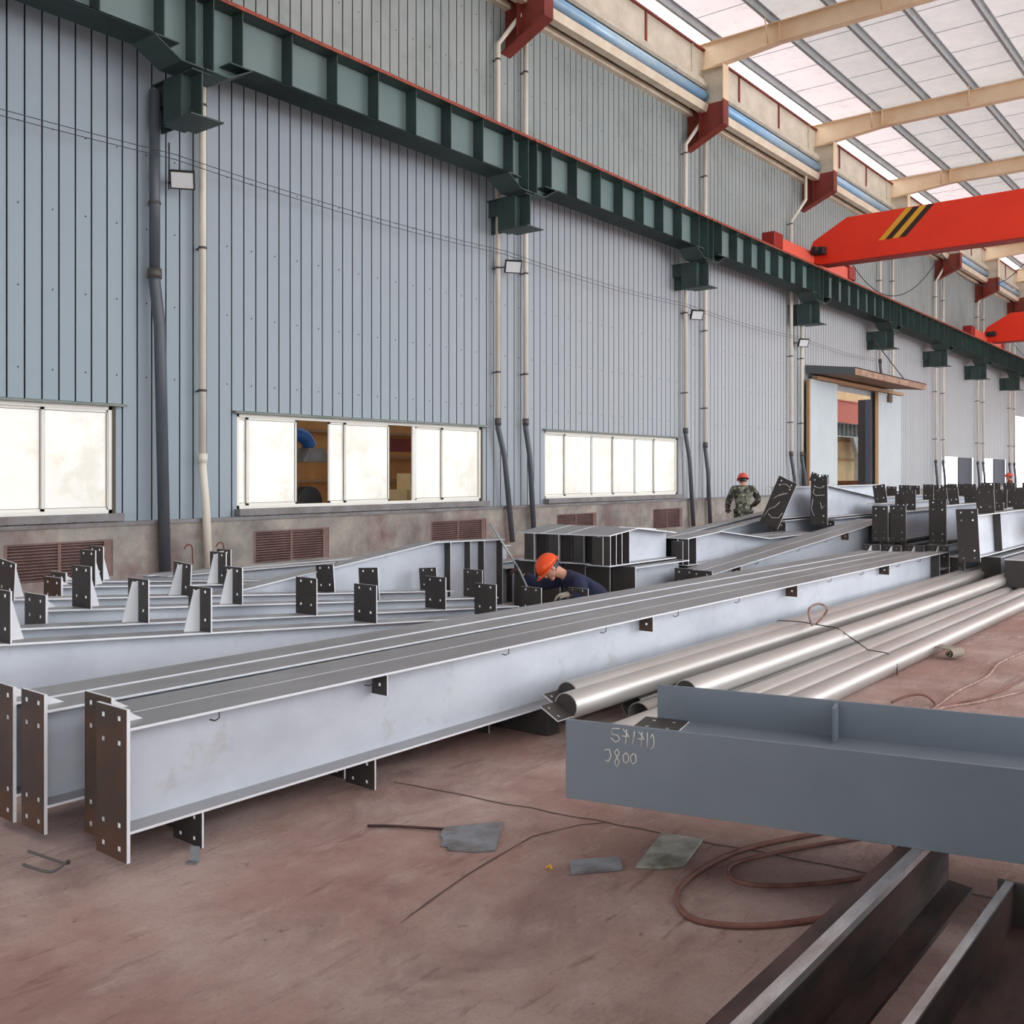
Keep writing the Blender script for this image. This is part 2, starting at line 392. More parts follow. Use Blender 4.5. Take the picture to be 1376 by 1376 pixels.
# ------------------------------------------------------------------ column heads and rafters
PX = [.80,2.42,3.88,5.25,6.7,8.1,9.5,10.9,12.3,13.7,15.1,16.5,17.9,19.3,20.7,22.1,23.5]
for i, y in enumerate(HY):
    t = thing('column_head', 'steel column head, red below and cream above, '+(ORD[i-2]+' from the left' if i>1 else ('beside the first pipe pair, above the frame' if i else 'nearest the camera, above the frame')), 'column', (0,y,10.3), 0, 'column heads under the roof')
    dz = -.0064*(y-16)
    T = Matrix.Translation((0,0,dz)) if False else None
    b = MB(); b.prism([(0,10.3),(1.08,10.78),(1.08,11.42),(0,11.42)], 'y', y-.012, y+.012); b.box(.40,.42,y-.15,y+.15,10.5,11.42)
    b.build('red_web', M_redox, t, True)
    b = MB(); b.prism([(0,10.28),(1.10,10.77),(1.10,10.80),(0,10.31)], 'y', y-.15, y+.15); b.box(1.08,1.105,y-.15,y+.15,10.78,11.42)
    b.build('red_flange', M_redox, t, True)
    b = MB(); b.box(.40,1.08,y-.012,y+.012,11.42,12.3); b.build('cream_web', M_creamd, t, True)
    b = MB(); b.box(1.08,1.105,y-.15,y+.15,11.42,12.33); b.box(.40,.42,y-.15,y+.15,11.42,12.9); b.box(.40,1.1,y-.15,y+.15,12.29,12.31); b.build('cream_flange', M_cream, t, True)
    t = thing('roof_rafter', 'cream tapered roof rafter, '+(ORD[i-2]+' in view from the left' if i>1 else ('second from the camera, above the frame' if i else 'closest overhead, above the frame')), 'rafter', (.4,y,12.3), 0, 'cream roof rafters')
    b = MB(); b.prism([(.40,12.31),(2.6,12.52),(25,12.52),(25,12.98),(.40,12.98)], 'y', y-.01, y+.01); b.build('web', M_cream, t, True)
    b = MB(); b.prism([(.40,12.29),(2.6,12.50),(25,12.50),(25,12.522),(2.6,12.522),(.40,12.312)], 'y', y-.13, y+.13); b.build('lower_flange', M_cream, t, True)
    b = MB(); b.box(.38,25,y-.13,y+.13,12.98,13.0); b.build('upper_flange', M_cream, t, True)
    for x in (2.6, 8.0, 13.0, 18.0, 23.0):
        b = MB(); b.box(x-.01,x+.01,y-.12,y+.12,12.5,12.98); b.build('splice_plate', M_cream, t, True)
    for x in PX[1:8:2]:
        b = MB(); b.tube([(x-.15,y-.02,12.55),(x,y-.55,13.05)], .018, 6); b.build('knee_brace', M_cream, t, True)

# purlins, roof lining
for i, x in enumerate(PX):
    b = MB(); b.box(x-.008,x+.008,-9,74,13.0,13.2); b.box(x-.07,x,-9,74,13.0,13.012); b.box(x,x+.07,-9,74,13.188,13.2)
    o = b.build('roof_purlin', M_galv); tag(o, 'galvanised roof purlin running the hall length, '+(ORD[i]+' from the wall' if i<12 else ORD[16-i]+' from the open side'), 'purlin', 'roof purlins')
b = MB()
def sheet(b, x0, x1, z=13.22, mi=0): b.add([(x0,-9,z),(x1,-9,z),(x1,74,z),(x0,74,z)], [(0,3,2,1)], mi)
sheet(b, 2.42, 25.2)
struct(b.build('ceiling', M_roof), 'white foil faced roof lining')
b = MB(); sheet(b, .80, 2.42); struct(b.build('ceiling_edge', M_skyl), 'pinkish stained roof sheet along the wall')
# lining seams (thin support wires across the purlins)
k = 0
b = MB(); y = -8.5
while y < 60:
    b.box(.8, 25, y-.006, y+.006, 13.205, 13.217); y += 1.55
o = b.build('lining_wires', M_galv); o['kind'] = 'structure'; o['label'] = 'thin wires under the roof lining'

# fascia, blue pipe and gutters between the column heads
for i in range(len(HY)-1):
    y0, y1 = HY[i]+.02, HY[i+1]-.02
    lab = (ORD[i-1]+' bay in view' if i else 'bay above the camera')
    t = thing('fascia_panel', 'dirty cream fascia with rust coloured ribs under the roof, '+lab, 'fascia', (.45,y0,11.82), 0, 'fascia panels')
    b = MB(); b.box(.43,.45,y0,y1,12.06,12.83); b.build('panel', M_creamd, t, True)
    b = MB(); b.box(.43,.52,y0,y1,12.83,12.88); b.build('top_rail', M_redox, t, True)
    b = MB(); b.prism([(.43,12.08),(.60,12.0),(.62,11.84),(.55,11.80),(.55,11.95),(.43,12.02)], 'y', y0, y1); b.build('ledge', M_creamd, t, True)
    for k in (.27,.62,.92):
        yy = y0+(y1-y0)*k
        b = MB(); b.box(.45,.49,yy-.03,yy+.03,12.08,12.83); b.build('rib', M_redox if k != .92 else M_creamd, t, True)
    b = MB(); b.box(.34,.36,y0,y1,11.25,12.06); b.build('back_sheet', M_galv, t, True)
    b = MB(); b.tube([(.50,y0,11.62),(.50,y1,11.62)], .14, 16); o = b.build('blue_duct', M_blue)
    tag(o, 'glossy light blue pipe under the fascia, '+lab, 'pipe', 'blue pipes')
    t = thing('roof_gutter', 'cream double channel gutter along the wall top, '+lab, 'gutter', (.4,y0,11.2), 0, 'roof gutters')
    b = MB(); b.box(-.03,-.01,y0-.02,y1+.02,11.2,13.2); b.box(-.03,.36,y0,y1,11.40,11.42); b.build('back_sheet', M_creamd, t, True)
    b = MB(); b.prism([(.36,11.22),(.56,11.22),(.62,11.40),(.60,11.40),(.545,11.24),(.38,11.24),(.38,11.40),(.36,11.40)], 'y', y0, y1); b.build('outer_channel', M_gutter, t, True)
    b = MB(); b.box(.0,.16,y0,y1,11.2,11.32); b.build('inner_channel', M_gutter, t, True)
# glazing strip between the fascia and the first purlin is open to the sky

# end walls that close the hall (behind the camera, and far away)
M_dark = mat('back_wall_cladding', srgb(120,118,116), 0.8, 0, srgb(58,56,56), 1.0, .5)
b = MB(); b.box(-.1,25.2,-9.2,-9,5.5,13.3); b.box(-.1,6,-9.2,-9,0,5.5); struct(b.build('wall_back', M_dark), 'dark cladding wall behind the camera')
b = MB(); b.box(-.1,25.2,74,74.2,5,13.3); struct(b.build('wall_far', M_wall), 'grey cladding at the far end of the hall')

# ------------------------------------------------------------------ overhead cranes
def crane(y, zr, i, reach=24.5):
    t = thing('overhead_crane', ['orange red overhead crane bridge with black and yellow stripes, nearer one','orange red overhead crane bridge at the far right edge, farther one'][i], 'crane', (.8,y,zr), 0, 'overhead cranes')
    z0 = zr+.0; zt = z0+1.38
    b = MB(); b.prism([(1.05,z0+.05),(1.25,z0),(reach,z0+.05),(reach,zt),(2.0,zt-.03),(.95,zt-.62),(.75,z0+.30)], 'y', y-.02, y+.42)
    bevel(b.build('bridge_girder', M_orange, t, True), .01)
    b = MB(); b.box(1.2,reach,y-.06,y+.46,z0-.02,z0+.012); b.build('bottom_flange', M_dred, t, True)
    for k in range(4):
        xb = 2.95+k*.2; xt = xb+.80
        b = MB(); b.prism([(xb,z0+.5),(xb+.19,z0+.5),(xt+.19,zt-.05),(xt,zt-.05)], 'y', y-.026, y-.018)
        b.build('hazard_stripe', M_yellow if k % 2 == 0 else M_black, t, True)
    b = MB(); b.box(.70,.98,y-2.9,y+3.3,z0+.03,z0+.42); bevel(b.build('end_carriage', M_orange2, t, True), .01)
    for s_ in (-1,1):
        yy = y+.2+s_*3.0
        b = MB(); b.box(.64,1.04,yy-.3,yy+.3,z0+.06,z0+.5); bevel(b.build('wheel_housing', M_dred, t, True), .02)
        b = MB(); b.tube([(.72,yy,z0+.10),(.96,yy,z0+.10)], .16, 16); b.build('wheel', M_dred, t, True)
    b = MB(); b.box(1.02,1.4,y-.35,y-.06,z0+.28,z0+.5); b.tube([(1.2,y-.35,z0+.39),(1.2,y-.6,z0+.39)], .09, 10); bevel(b.build('drive_motor', M_lampb, t, True), .01)
    for k in range(3):
        x0 = 2.0+k*2.6; b = MB()
        pts = [(x0+2.6*q/12, y+.5, z0-.02-1.1*(1-(2*q/12-1)**2)) for q in range(13)]
        b.tube(pts, .013, 5); b.build('festoon_cable', M_cable, t, True)
crane(29.9, 8.14, 0)
crane(51.6, 7.98, 1)

# ------------------------------------------------------------------ pipes and floodlights on the wall
def down_pipe(y, zt, zj, dy, zb, i, top, bottom, label, r=.055, elbow=False):
    """vertical pipe: top material above zj, then a darker lower length leaning by dy"""
    t = thing('drain_pipe', label, 'pipe', (.15,y,0), 0, 'drain pipes on the cladding')
    pts = [(.15,y,zj),(.15,y,zt)]
    if elbow: pts = [(.15,y,zj),(.15,y,zt),(.42,y+.5,zt+.75),(.42,y+.5,11.2)]
    b = MB(); b.tube(pts, r, 12); b.build('upper_pipe', top, t, True)
    b = MB(); b.tube([(.15,y,zj+.04),(.15,y,zj-.1),(.2,y+dy*.4,zj-.7),(.22,y+dy,zb)], r*1.08, 12); b.build('lower_pipe', bottom, t, True)
    b = MB(); b.tube([(.15,y,zj-.05),(.15,y,zj+.09)], r*1.3, 12); b.build('coupling', M_clamp if bottom is M_pvcd else bottom, t, True)
    z = zj+1.0
    while z < zt:
        b = MB(); b.tube([(.15,y,z),(.15,y,z+.035)], r*1.18, 12); b.box(.012,.15,y-.015,y+.015,z,z+.03); b.build('clamp', M_clamp, t, True); z += 2.1
down_pipe(7.78, 7.1, 4.5, .12, 0.3, 0, M_pvcd, M_pvcd, 'thick dark grey pipe left of the first floodlight', .075)
down_pipe(8.56, 11.2, 1.9, .06, .3, 1, M_pvcw, M_pvcw, 'white pipe right of the first floodlight with dark foot', .055)
PIP = [(15.42,10.35,2.72,.38,1,'left'),(16.33,11.1,2.75,.2,0,'right'),(23.2,10.35,2.8,.3,1,'left'),(24.3,11.1,2.45,.15,0,'right'),
       (30.1,9.7,2.3,.3,1,'left'),(30.95,7.4,2.3,.3,0,'right'),(38.6,10.2,6.0,.05,1,'left'),(40.1,11.1,2.0,.1,0,'right'),
       (46.0,10.2,2.2,.1,1,'left'),(47.2,11.1,2.2,.1,0,'right'),(53.3,10.2,2.2,.1,1,'left'),(54.4,11.1,2.2,.1,0,'right'),(60.2,10.2,2.2,.1,1,'left'),(61.4,11.1,2.2,.1,0,'right')]
for k, (y, zt, zj, dy, el, side) in enumerate(PIP):
    down_pipe(y, zt, zj, dy, 5.3 if y == 38.6 else 0.3, k, M_pvcw, M_pvcd, 'white drain pipe with dark lower length, %s one of the %s pipe pair' % (side, ORD[k//2+1]), .052, bool(el))
for i, (y, rz, rx) in enumerate([(8.08,10,0),(15.65,28,0),(23.45,30,0),(30.6,30,0)]):
    t = thing('floodlight', 'small black floodlight on the cladding, '+ORD[i]+' from the left', 'lamp', (.12,y+.02,5.88), 0, 'floodlights on the wall')
    mt = Matrix.Translation((.22,0,0)) @ Matrix.Rotation(R(-38), 4, 'Z') @ Matrix.Rotation(R(28), 4, 'Y')
    b = MB(); b.box(-.05,.02,-.17,.17,-.13,.13); b.box(.02,.035,-.17,.17,.11,.13); b.box(.02,.035,-.17,.17,-.13,-.11); b.box(.02,.035,-.17,-.15,-.13,.13); b.box(.02,.035,.15,.17,-.13,.13)
    bevel(b.build('housing', M_lampb, t, mtx=mt))
    b = MB(); b.box(.018,.026,-.15,.15,-.11,.11); b.build('lens', M_lampg, t, mtx=mt)
    b = MB(); b.tube([(-.12,0,.02),(.02,0,.02),(.15,.1,0)], .014, 6); b.tube([(-.12,0,-.08),(-.11,0,.2),(-.11,.0,.6)], .008, 5); b.build('mount', M_lampb, t)
for k, (dz, sag) in enumerate([(0,.22),(.07,.20)]):
    for i in range(5):
        y0, y1 = CY[i], CY[i+1]
        b = MB(); pts = [(.32, y0+(y1-y0)*q/12, 6.15+dz-(sag*(1-(2*q/12-1)**2))*.4-.008*(y0+(y1-y0)*q/12-8)) for q in range(13)]
        b.tube(pts, .006, 5); tag(b.build('wall_cable', M_cable), 'thin dark cable strung along the cladding, '+('upper' if k else 'lower')+' one in the '+ORD[i]+' bay', 'cable', 'cables along the cladding')

# ------------------------------------------------------------------ steel stock on the floor
M_top = mat('mill_steel_shaded', srgb(166,166,168), 0.45, 0.35, srgb(142,141,142), 1.6, 0.5, stretch=(1,.4,1), bump=.15, bscale=60)  # greyer copy of the beam steel, with the flanges' dimmer light in it
M_web = mat('blasted_web_lit', srgb(210,215,224), 0.42, 0.2, srgb(186,191,202), 1.3, 0.5, stretch=(1,.7,1.3), col3=srgb(172,164,156), scale3=3.0, lo3=.58, hi3=.85)  # paler copy for webs, with the side light put into the colour
M_edge = mat('bright_edge_lit_gusset', srgb(226,228,232), 0.45, 0.1)  # ground cut edges; on gussets the side light is put into this tone
M_blk = mat('dark_mill_scale', srgb(62,58,58), 0.55, 0.2, srgb(76,70,66), 2.5, 0.5)
M_brn = mat('brown_scale_plate', srgb(58,54,50), 0.55, 0.1, srgb(88,62,48), 1.4, 0.7, lo=.42, hi=.6)
M_chalk = mat('chalk', srgb(214,212,206), 0.9)
def smooth(pts, n=6):
    out = []; P_ = [Vector(p) for p in pts]
    for i in range(len(P_)-1):
        p0 = P_[max(i-1,0)]; p1 = P_[i]; p2 = P_[i+1]; p3 = P_[min(i+2,len(P_)-1)]
        for k in range(n):
            t_ = k/n
            out.append(.5*((2*p1)+(p2-p0)*t_+(2*p0-5*p1+4*p2-p3)*t_*t_+(3*p1-p0-3*p2+p3)*t_**3))
    out.append(P_[-1]); return out
def plate(b, x0, x1, z0, z1, y0, y1, holes=(), hs=.011, mf=0, me=1):
    """vertical plate normal to y with real square holes"""
    us = sorted(set([x0, x1]+[h[0]-hs for h in holes]+[h[0]+hs for h in holes]))
    vs = sorted(set([z0, z1]+[h[1]-hs for h in holes]+[h[1]+hs for h in holes]))
    for a, c in zip(us, us[1:]):
        for d, e in zip(vs, vs[1:]):
            if c-a < 1e-6 or e-d < 1e-6: continue
            um, vm = (a+c)/2, (d+e)/2
            if any(abs(um-h[0]) < hs and abs(vm-h[1]) < hs for h in holes):
                b.add([(a,y0,d),(c,y0,d),(c,y0,e),(a,y0,e),(a,y1,d),(c,y1,d),(c,y1,e),(a,y1,e)],
                      [(0,1,5,4),(3,7,6,2),(0,4,7,3),(1,2,6,5)], me)
                continue
            b.add([(a,y0,d),(c,y0,d),(c,y0,e),(a,y0,e)], [(0,1,2,3)], mf)
            b.add([(a,y1,d),(c,y1,d),(c,y1,e),(a,y1,e)], [(0,3,2,1)], mf)
    b.add([(x0,y0,z0),(x1,y0,z0),(x1,y0,z1),(x0,y0,z1),(x0,y1,z0),(x1,y1,z0),(x1,y1,z1),(x0,y1,z1)],
          [(0,4,5,1),(1,5,6,2),(2,6,7,3),(3,7,4,0)], me)
def flange(b, x0, x1, y0, y1, z0, z1):
    v = [(x0,y0,z0),(x1,y0,z0),(x1,y1,z0),(x0,y1,z0),(x0,y0,z1),(x1,y0,z1),(x1,y1,z1),(x0,y1,z1)]
    b.add(v, [(0,3,2,1),(4,5,6,7)], 0); b.add(v, [(0,1,5,4),(1,2,6,5),(2,3,7,6),(3,0,4,7)], 1)
def tilted(tilt, y, z, ax='Y'):
    return Matrix.Translation((0,y,z)) @ Matrix.Rotation(R(tilt), 4, ax) @ Matrix.Translation((0,-y,-z))
def beam(label, x, y, z, rz, L, h, bw, near=None, far=None, cleats=(), under=(), tabs=(), hooks=(), stiff=(), pitch=0, group='stacked steel beams', tf=.012, cat='beam', name='steel_girder', profile=None, uh=None, roll=0):
    t = thing(name, label, cat, (x,y,z), 0, group)
    t.rotation_euler = (R(pitch), R(roll), R(rz))
    hw = bw/2
    pt = profile or [(0,h),(L,h)]            # (y, top height) of the upper flange
    b = MB(); b.prism([(p[0],p[1]-.004) for p in [(0,tf)]+[(L,tf)]+list(reversed(pt))], 'x', -.005, .005); b.build('web', M_web, t)
    b = MB(); flange(b, -hw, hw, 0, L, 0, tf); b.build('bottom_flange', [M_top, M_edge], t)
    b = MB()
    for (ya, ha), (yb, hb) in zip(pt, pt[1:]):
        v = [(-hw,ya,ha-tf),(hw,ya,ha-tf),(hw,yb,hb-tf),(-hw,yb,hb-tf),(-hw,ya,ha),(hw,ya,ha),(hw,yb,hb),(-hw,yb,hb)]
        b.add(v, [(0,3,2,1),(4,5,6,7)], 0); b.add(v, [(0,1,5,4),(1,2,6,5),(2,3,7,6),(3,0,4,7)], 1)
    b.build('top_flange', [M_top, M_edge], t)
    for e, yy, sg in ((near, -.016, -1), (far, L, 1)):
        if not e: continue
        z0, z1, pw = e[0], e[1], e[2]; m = e[3] if len(e) > 3 else M_blk
        q = pw/2; hh = z1-z0
        holes = [(s*q*.52, zz) for s in (-1,1) for zz in (z1-.045, z1-.15, z0+.15, z0+.05)] if len(e) < 5 else []
        b = MB(); plate(b, -q, q, z0, z1, yy, yy+.016, holes, .010); ep = b.build('end_plate', [m, M_edge], t)
        hN = pt[0][1] if sg < 0 else pt[-1][1]
        if z1-hN > .05:      # triangular gusset on the top flange behind the plate
            y0 = .0 if sg < 0 else L
            b = MB(); b.prism([(y0,hN),(y0-sg*(.13),hN),(y0-sg*.02,z1-.015),(y0,z1-.015)], 'x', -.005, .005); b.build('gusset', M_edge, t)
    for c in cleats:
        yy, cw, ch, gs = c[:4]; tilt = c[4] if len(c) > 4 else 0; xo = c[5] if len(c) > 5 else 0
        hz = h if not profile else [a[1]+(bb[1]-a[1])*(yy-a[0])/(bb[0]-a[0]) for a, bb in zip(pt, pt[1:]) if a[0] <= yy <= bb[0]][0]
        q = cw/2; mt = tilted(tilt, yy, hz)
        holes = [(xo+s*q*.5, zz) for s in (-1,1) for zz in (hz+ch*.9, hz+ch*.27)]
        b = MB(); plate(b, xo-q, xo+q, hz, hz+ch, yy-.005, yy+.005, holes, .009); ob = b.build('cleat', [M_blk, M_edge], t, mtx=mt)
        if gs:
            b = MB(); b.prism([(yy+gs*.006,hz),(yy+gs*.13,hz),(yy+gs*.05,hz+ch*.92),(yy+gs*.006,hz+ch*.95)], 'x', xo-.004, xo+.004); b.build('cleat_gusset', M_edge, ob, mtx=mt)
    for yy in under:
        hh = uh or z
        b = MB(); plate(b, -.115, .115, -hh+.004, 0, yy-.005, yy+.005, [(s*.055, -hh*.78) for s in (-1,1)]+[(s*.055, -hh*.22) for s in (-1,1)], .008)
        ob = b.build('underside_cleat', [M_blk, M_edge], t)
        b = MB(); b.prism([(yy+.006,0),(yy+.08,0),(yy+.03,-hh*.9),(yy+.006,-hh*.9)], 'x', -.004, .004); b.build('cleat_gusset', M_edge, ob)
    hat = lambda yy: [a[1]+(bb[1]-a[1])*(yy-a[0])/(bb[0]-a[0]) for a, bb in zip(pt, pt[1:]) if a[0] <= yy <= bb[0]][0]
    for yy in tabs:
        h = hat(yy)
        b = MB(); plate(b, .006, hw-.0, h-.125, h-.014, yy-.004, yy+.004, [(hw*.55, h-.07)], .008); b.build('web_tab', [M_brn, M_edge], t)
    for yy in hooks:
        h = hat(yy)
        b = MB(); b.tube([(hw*.5,yy-.03,h-.008),(hw*.75,yy,h-.012),(hw*.75,yy,h-.05),(hw*.62,yy-.012,h-.062),(hw*.5,yy-.03,h-.055)], .0035, 6); b.build('bar_hook', M_blk, t)
    for yy in stiff:
        b = MB(); v0 = [a[1]+(bb[1]-a[1])*(yy-a[0])/(bb[0]-a[0]) for a, bb in zip(pt, pt[1:]) if a[0] <= yy <= bb[0]][0]
        plate(b, .006, hw, tf, v0-tf, yy-.005, yy+.005); b.build('stiffener', [M_blk, M_edge], t)
    return t

GA = 'front stack of long beams'
Hn = lambda a, b_, n: [a+(b_-a)*k/(n-1) for k in range(n)]
beam('long steel beam nearest the camera with pale web and hooks, front of stack', 8.80, 2.27, .17, -.35, 12.15, .45, .25,
     (-.12,.53,.25,M_brn), (-.12,.53,.27), under=(.36,1.42,2.9,8.5,9.8), tabs=(1.5,4.28,7.0,9.7), hooks=(.46,1.42,2.58,3.68,4.72,5.8,6.95,7.95,8.9,10.15,11.0), group=GA, stiff=(11.75,))
beam('second long beam behind the front one of the stack', 8.525, 2.36, .165, -.35, 11.9, .45, .235, (-.12,.53,.235,M_brn), (-.12,.53,.25), under=(.34,1.36,2.6,9.4), group=GA)
beam('third long beam of the front stack, its end plate standing alone', 8.20, 2.22, .168, -.72, 11.85, .448, .235, (-.12,.52,.225,M_brn), (-.12,.53,.25), under=(.5,1.2,9.0), group=GA)
beam('fourth long beam, rearmost of the front stack', 7.94, 2.20, .172, -.72, 11.8, .448, .235, (-.12,.52,.225,M_brn), (-.12,.53,.25), under=(.5,1.3,9.0), group=GA)
for k, (y, lab) in enumerate([(5.2,'nearer'),(8.3,'middle'),(12.4,'farther')]):
    b = MB(); b.box(7.75,9.0,y-.06,y+.06,0,.164)
    o = bevel(b.build('bearer_block', M_blk)); o.location = (0,0,0); tag(o, 'dark steel bearer under the front beam stack, %s one' % lab, 'bearer', 'bearers under the front stack')
# middle horizontal plate between end plates of the front beam's far end
o = MB(); o.box(.006,.12,11.85,12.15,.22,.232); o = o.build('stiffener', M_top); o.parent = bpy.data.objects['steel_girder']

def edge_beam(label, p, q, ext0, ext1, zt, h, bw, group, cle=(), **kw):
    """beam whose right top edge passes p and q (x,y); starts ext0 before p and ends ext1 after q"""
    d = Vector((q[0]-p[0], q[1]-p[1])); L0 = d.length; u = d/L0; n = Vector((u.y,-u.x))
    s = Vector(p)-u*ext0-n*(bw/2)
    rz = -math.degrees(math.atan2(u.x, u.y)); cl = []
    for c in cle:
        v = Vector(c[0])-s; cl.append((v.dot(u), c[1], c[2], c[3])+tuple(c[4:]))
    return beam(label, s.x, s.y, zt-h, rz, L0+ext0+ext1, h, bw, cleats=cl, group=group, **kw)
GB = 'tapered rafters with cleats by the vents'
def rafter(label, xr, y0, z0, L, sl, zb=.0, bw=.2, group=GB, cle=(), **kw):
    """tapered member parallel to the wall; right edge at xr, top z0 at y0, slope sl"""
    cl = [(c[0]-y0,)+tuple(c[1:]) for c in cle]
    return beam(label, xr-bw/2, y0, zb, 0, L, z0-zb, bw, profile=[(0,z0-zb),(L,z0-zb+sl*L)], cleats=cl, group=group, **kw)
rafter('tapered rafter with the widest pale web, nearest of the cleated left group', 7.05, 1.2, .84, 7.3, -.077, cle=((2.62,.26,.30,1),(3.94,.26,.30,-1),(5.46,.26,.30,0),(6.95,.26,.29,0),(7.64,.25,.25,0),(8.44,.25,.23,0)))
rafter('second tapered rafter of the cleated left group from the front', 6.52, 1.6, .83, 6.4, -.077, cle=((3.80,.26,.30,-1),(5.30,.26,.30,0),(6.85,.26,.30,0)))
rafter('third tapered rafter, the large dark scribbled end plate stands at its near end', 6.08, 3.30, .765, 4.9, -.08, near=(-.03,.87,.30), cle=((3.62,.26,.30,1),(4.90,.26,.30,-1),(6.42,.26,.30,0,-4),(7.90,.26,.29,0)))
rafter('fourth tapered rafter behind the scribbled end plate', 5.35, 1.8, .90, 6.5, -.08, cle=((3.42,.26,.28,1,6),(4.90,.26,.28,-1,4),(6.52,.26,.27,0,-5),(8.0,.26,.25,0,-5)))
rafter('fifth tapered rafter with a reddish brown end plate by the vents', 4.62, 4.15, .745, 4.8, -.075, near=(-.03,.82,.30,M_brn), cle=((4.45,.26,.31,1),(5.78,.26,.31,-1),(7.4,.24,.22,0)))
rafter('sixth tapered rafter, its dark end plate closest to the leftmost vent', 4.12, 4.45, .73, 4.6, -.08, near=(-.03,.81,.28), cle=((4.80,.26,.32,1),(6.20,.24,.32,-1)))
rafter('low plain beam between the vents and the pale tapered column', 3.3, 6.0, .60, 5.2, -.008)
rafter('low plain beam lying closest to the plinth', 2.9, 6.0, .58, 6.4, -.004)
t = rafter('pale tapered column with wide web and dark stiffeners, left of the kneeling worker', 5.12, 5.0, .56, 4.5, 0, group='pale tapered column')
for c in list(t.children): bpy.data.objects.remove(c)
bpy.data.objects.remove(t)
t = beam('pale tapered column with wide web and dark stiffeners, left of the kneeling worker', 5.02, 5.0, .05, 0, 4.5, .60, .2, profile=[(0,.50),(3.25,.87),(4.5,.84)], stiff=(3.5,3.85,4.1,4.45), group='pale tapered columns')

for k, (x, y, z) in enumerate([(4.0,9.6,.46),(4.35,9.8,.50),(4.72,10.0,.47),(5.08,9.9,.44)]):
    rafter('low plain beam in the gap left of the capped stack, %s from the left' % ORD[k], x, y, z, 5.5, 0, group='plain beams in the gap', stiff=(.15,))
GM = 'dark column stack behind the worker'
for k, x in enumerate((5.66,6.00,6.34)):
    beam('short deep column with flat grey cap, %s of the row behind the kneeling worker' % ['left one','middle one','right one'][k], x, 9.30+.02*k, .66, 0, 1.45, .36, .33,
         profile=[(0,.34),(.6,.41),(1.45,.35)], stiff=(.12,.42), group=GM, near=(.02,.33,.14,M_blk,0))
beam('deep column with pale web and lattice stiffeners behind the worker', 6.66, 9.25, .66, 0, 1.5, .36, .30, profile=[(0,.35),(.6,.41),(1.5,.32)], stiff=(.02,.14,.26,.42), group=GM, near=(.02,.33,.14,M_blk,0))
for k, x in enumerate((5.47,5.82,6.16,6.48,6.80)):
    beam('lower column with dark blank end plate, %s from the left under the capped row' % ORD[k], x, 9.45+.03*k, .04, 0, 1.25, .60, .30, near=(-.03,.61,.31,M_blk,0), group=GM)
GN = 'second row of capped columns'
for k, (x, y) in enumerate([(6.45,10.85),(6.76,10.87)]):
    beam(['capped column left of the pale web one, second row','capped column with pale web, tab and dropping flange'][k], x, y, .56, 0, 4.2, .34, .29,
         profile=[(0,.34),(.9,.39),(2.4,.22),(4.2,.22)], stiff=(.02,.22), group=GN, near=(.02,.3,.16,M_blk,0), tabs=() if k == 0 else ())
    beam('lower dark column under the second capped row, %s one' % ['left','right'][k], x, y+.15, .04, 0, 4.2, .50, .29, near=(-.03,.51,.28), group=GN)
GC = 'rising beams beyond the front stack'
rafter('rising beam with hooks and tabs, right one beyond the front stack', 7.52, 10.3, .54, 6.6, .065, zb=.06, bw=.24, group=GC, near=(-.03,.52,.26), tabs=(.75,4.4), hooks=(.25,1.3,2.6,3.6), stiff=(5.6,5.8,6.2))
rafter('rising beam beside the hooked one, left one beyond the front stack', 7.24, 10.4, .54, 6.2, .065, zb=.06, bw=.24, group=GC, near=(-.03,.52,.26))
for k, (yy, big) in enumerate([(.35,0),(1.05,1),(1.9,0),(3.0,0),(3.9,1),(4.5,0)]):
    pass
GD = 'beams near the camouflage worker'
rafter('beam in front of the worker in camouflage, left one', 5.45, 13.6, .80, 5.2, .07, zb=.0, bw=.22, group=GD, near=(.0,.80,.24))
rafter('beam in front of the worker in camouflage, right one', 5.80, 13.4, .78, 5.2, .07, zb=.0, bw=.22, group=GD, near=(.0,.80,.24), stiff=(4.6,))

GR = 'upper layer of the right pile'
def rbeam(lab, x, y, z0, z1, L, pw, tilt=0, **kw):
    return beam(lab, x, y, z0, 0, L, z1-z0, .22, near=(-.05,(z1-z0)+.09,pw), group=GR, roll=tilt, **kw)
rbeam('beam with tall dark end plate, left one of the twin pair', 7.74, 15.44, .70, 1.11, 9, .24, cleats=((1.0,.18,.3,1),(3.2,.18,.3,1),(5.4,.18,.3,1)))
rbeam('beam with tall dark end plate, right one of the twin pair', 7.99, 15.50, .70, 1.12, 9, .24, cleats=((.6,.17,.32,0),(2.6,.17,.3,1),(4.8,.17,.3,1)))
rbeam('beam with tallest dark end plate, behind the far end of the front stack', 8.58, 15.46, .70, 1.22, 9, .25, cleats=((.5,.15,.26,1,-6,-.06),(.7,.15,.26,1,-6,.05),(1.9,.2,.3,1,-5),(3.0,.2,.32,0),(4.6,.2,.3,1),(6.2,.2,.3,1)))
rbeam('beam with slightly tilted dark end plate and pale web at the right edge', 9.38, 13.98, .58, 1.14, 9, .27, -3, cleats=((1.0,.24,.33,0),(3.2,.22,.34,0),(5.2,.22,.3,1)), stiff=(1.35,), tabs=())
rbeam('beam with cleats at the right edge behind the tilted plate', 9.05, 16.9, .72, 1.14, 8, .24, 0, cleats=((.3,.2,.3,1),(1.2,.2,.3,1),(2.4,.24,.3,0),(3.9,.22,.3,1),(5.4,.22,.3,0)))
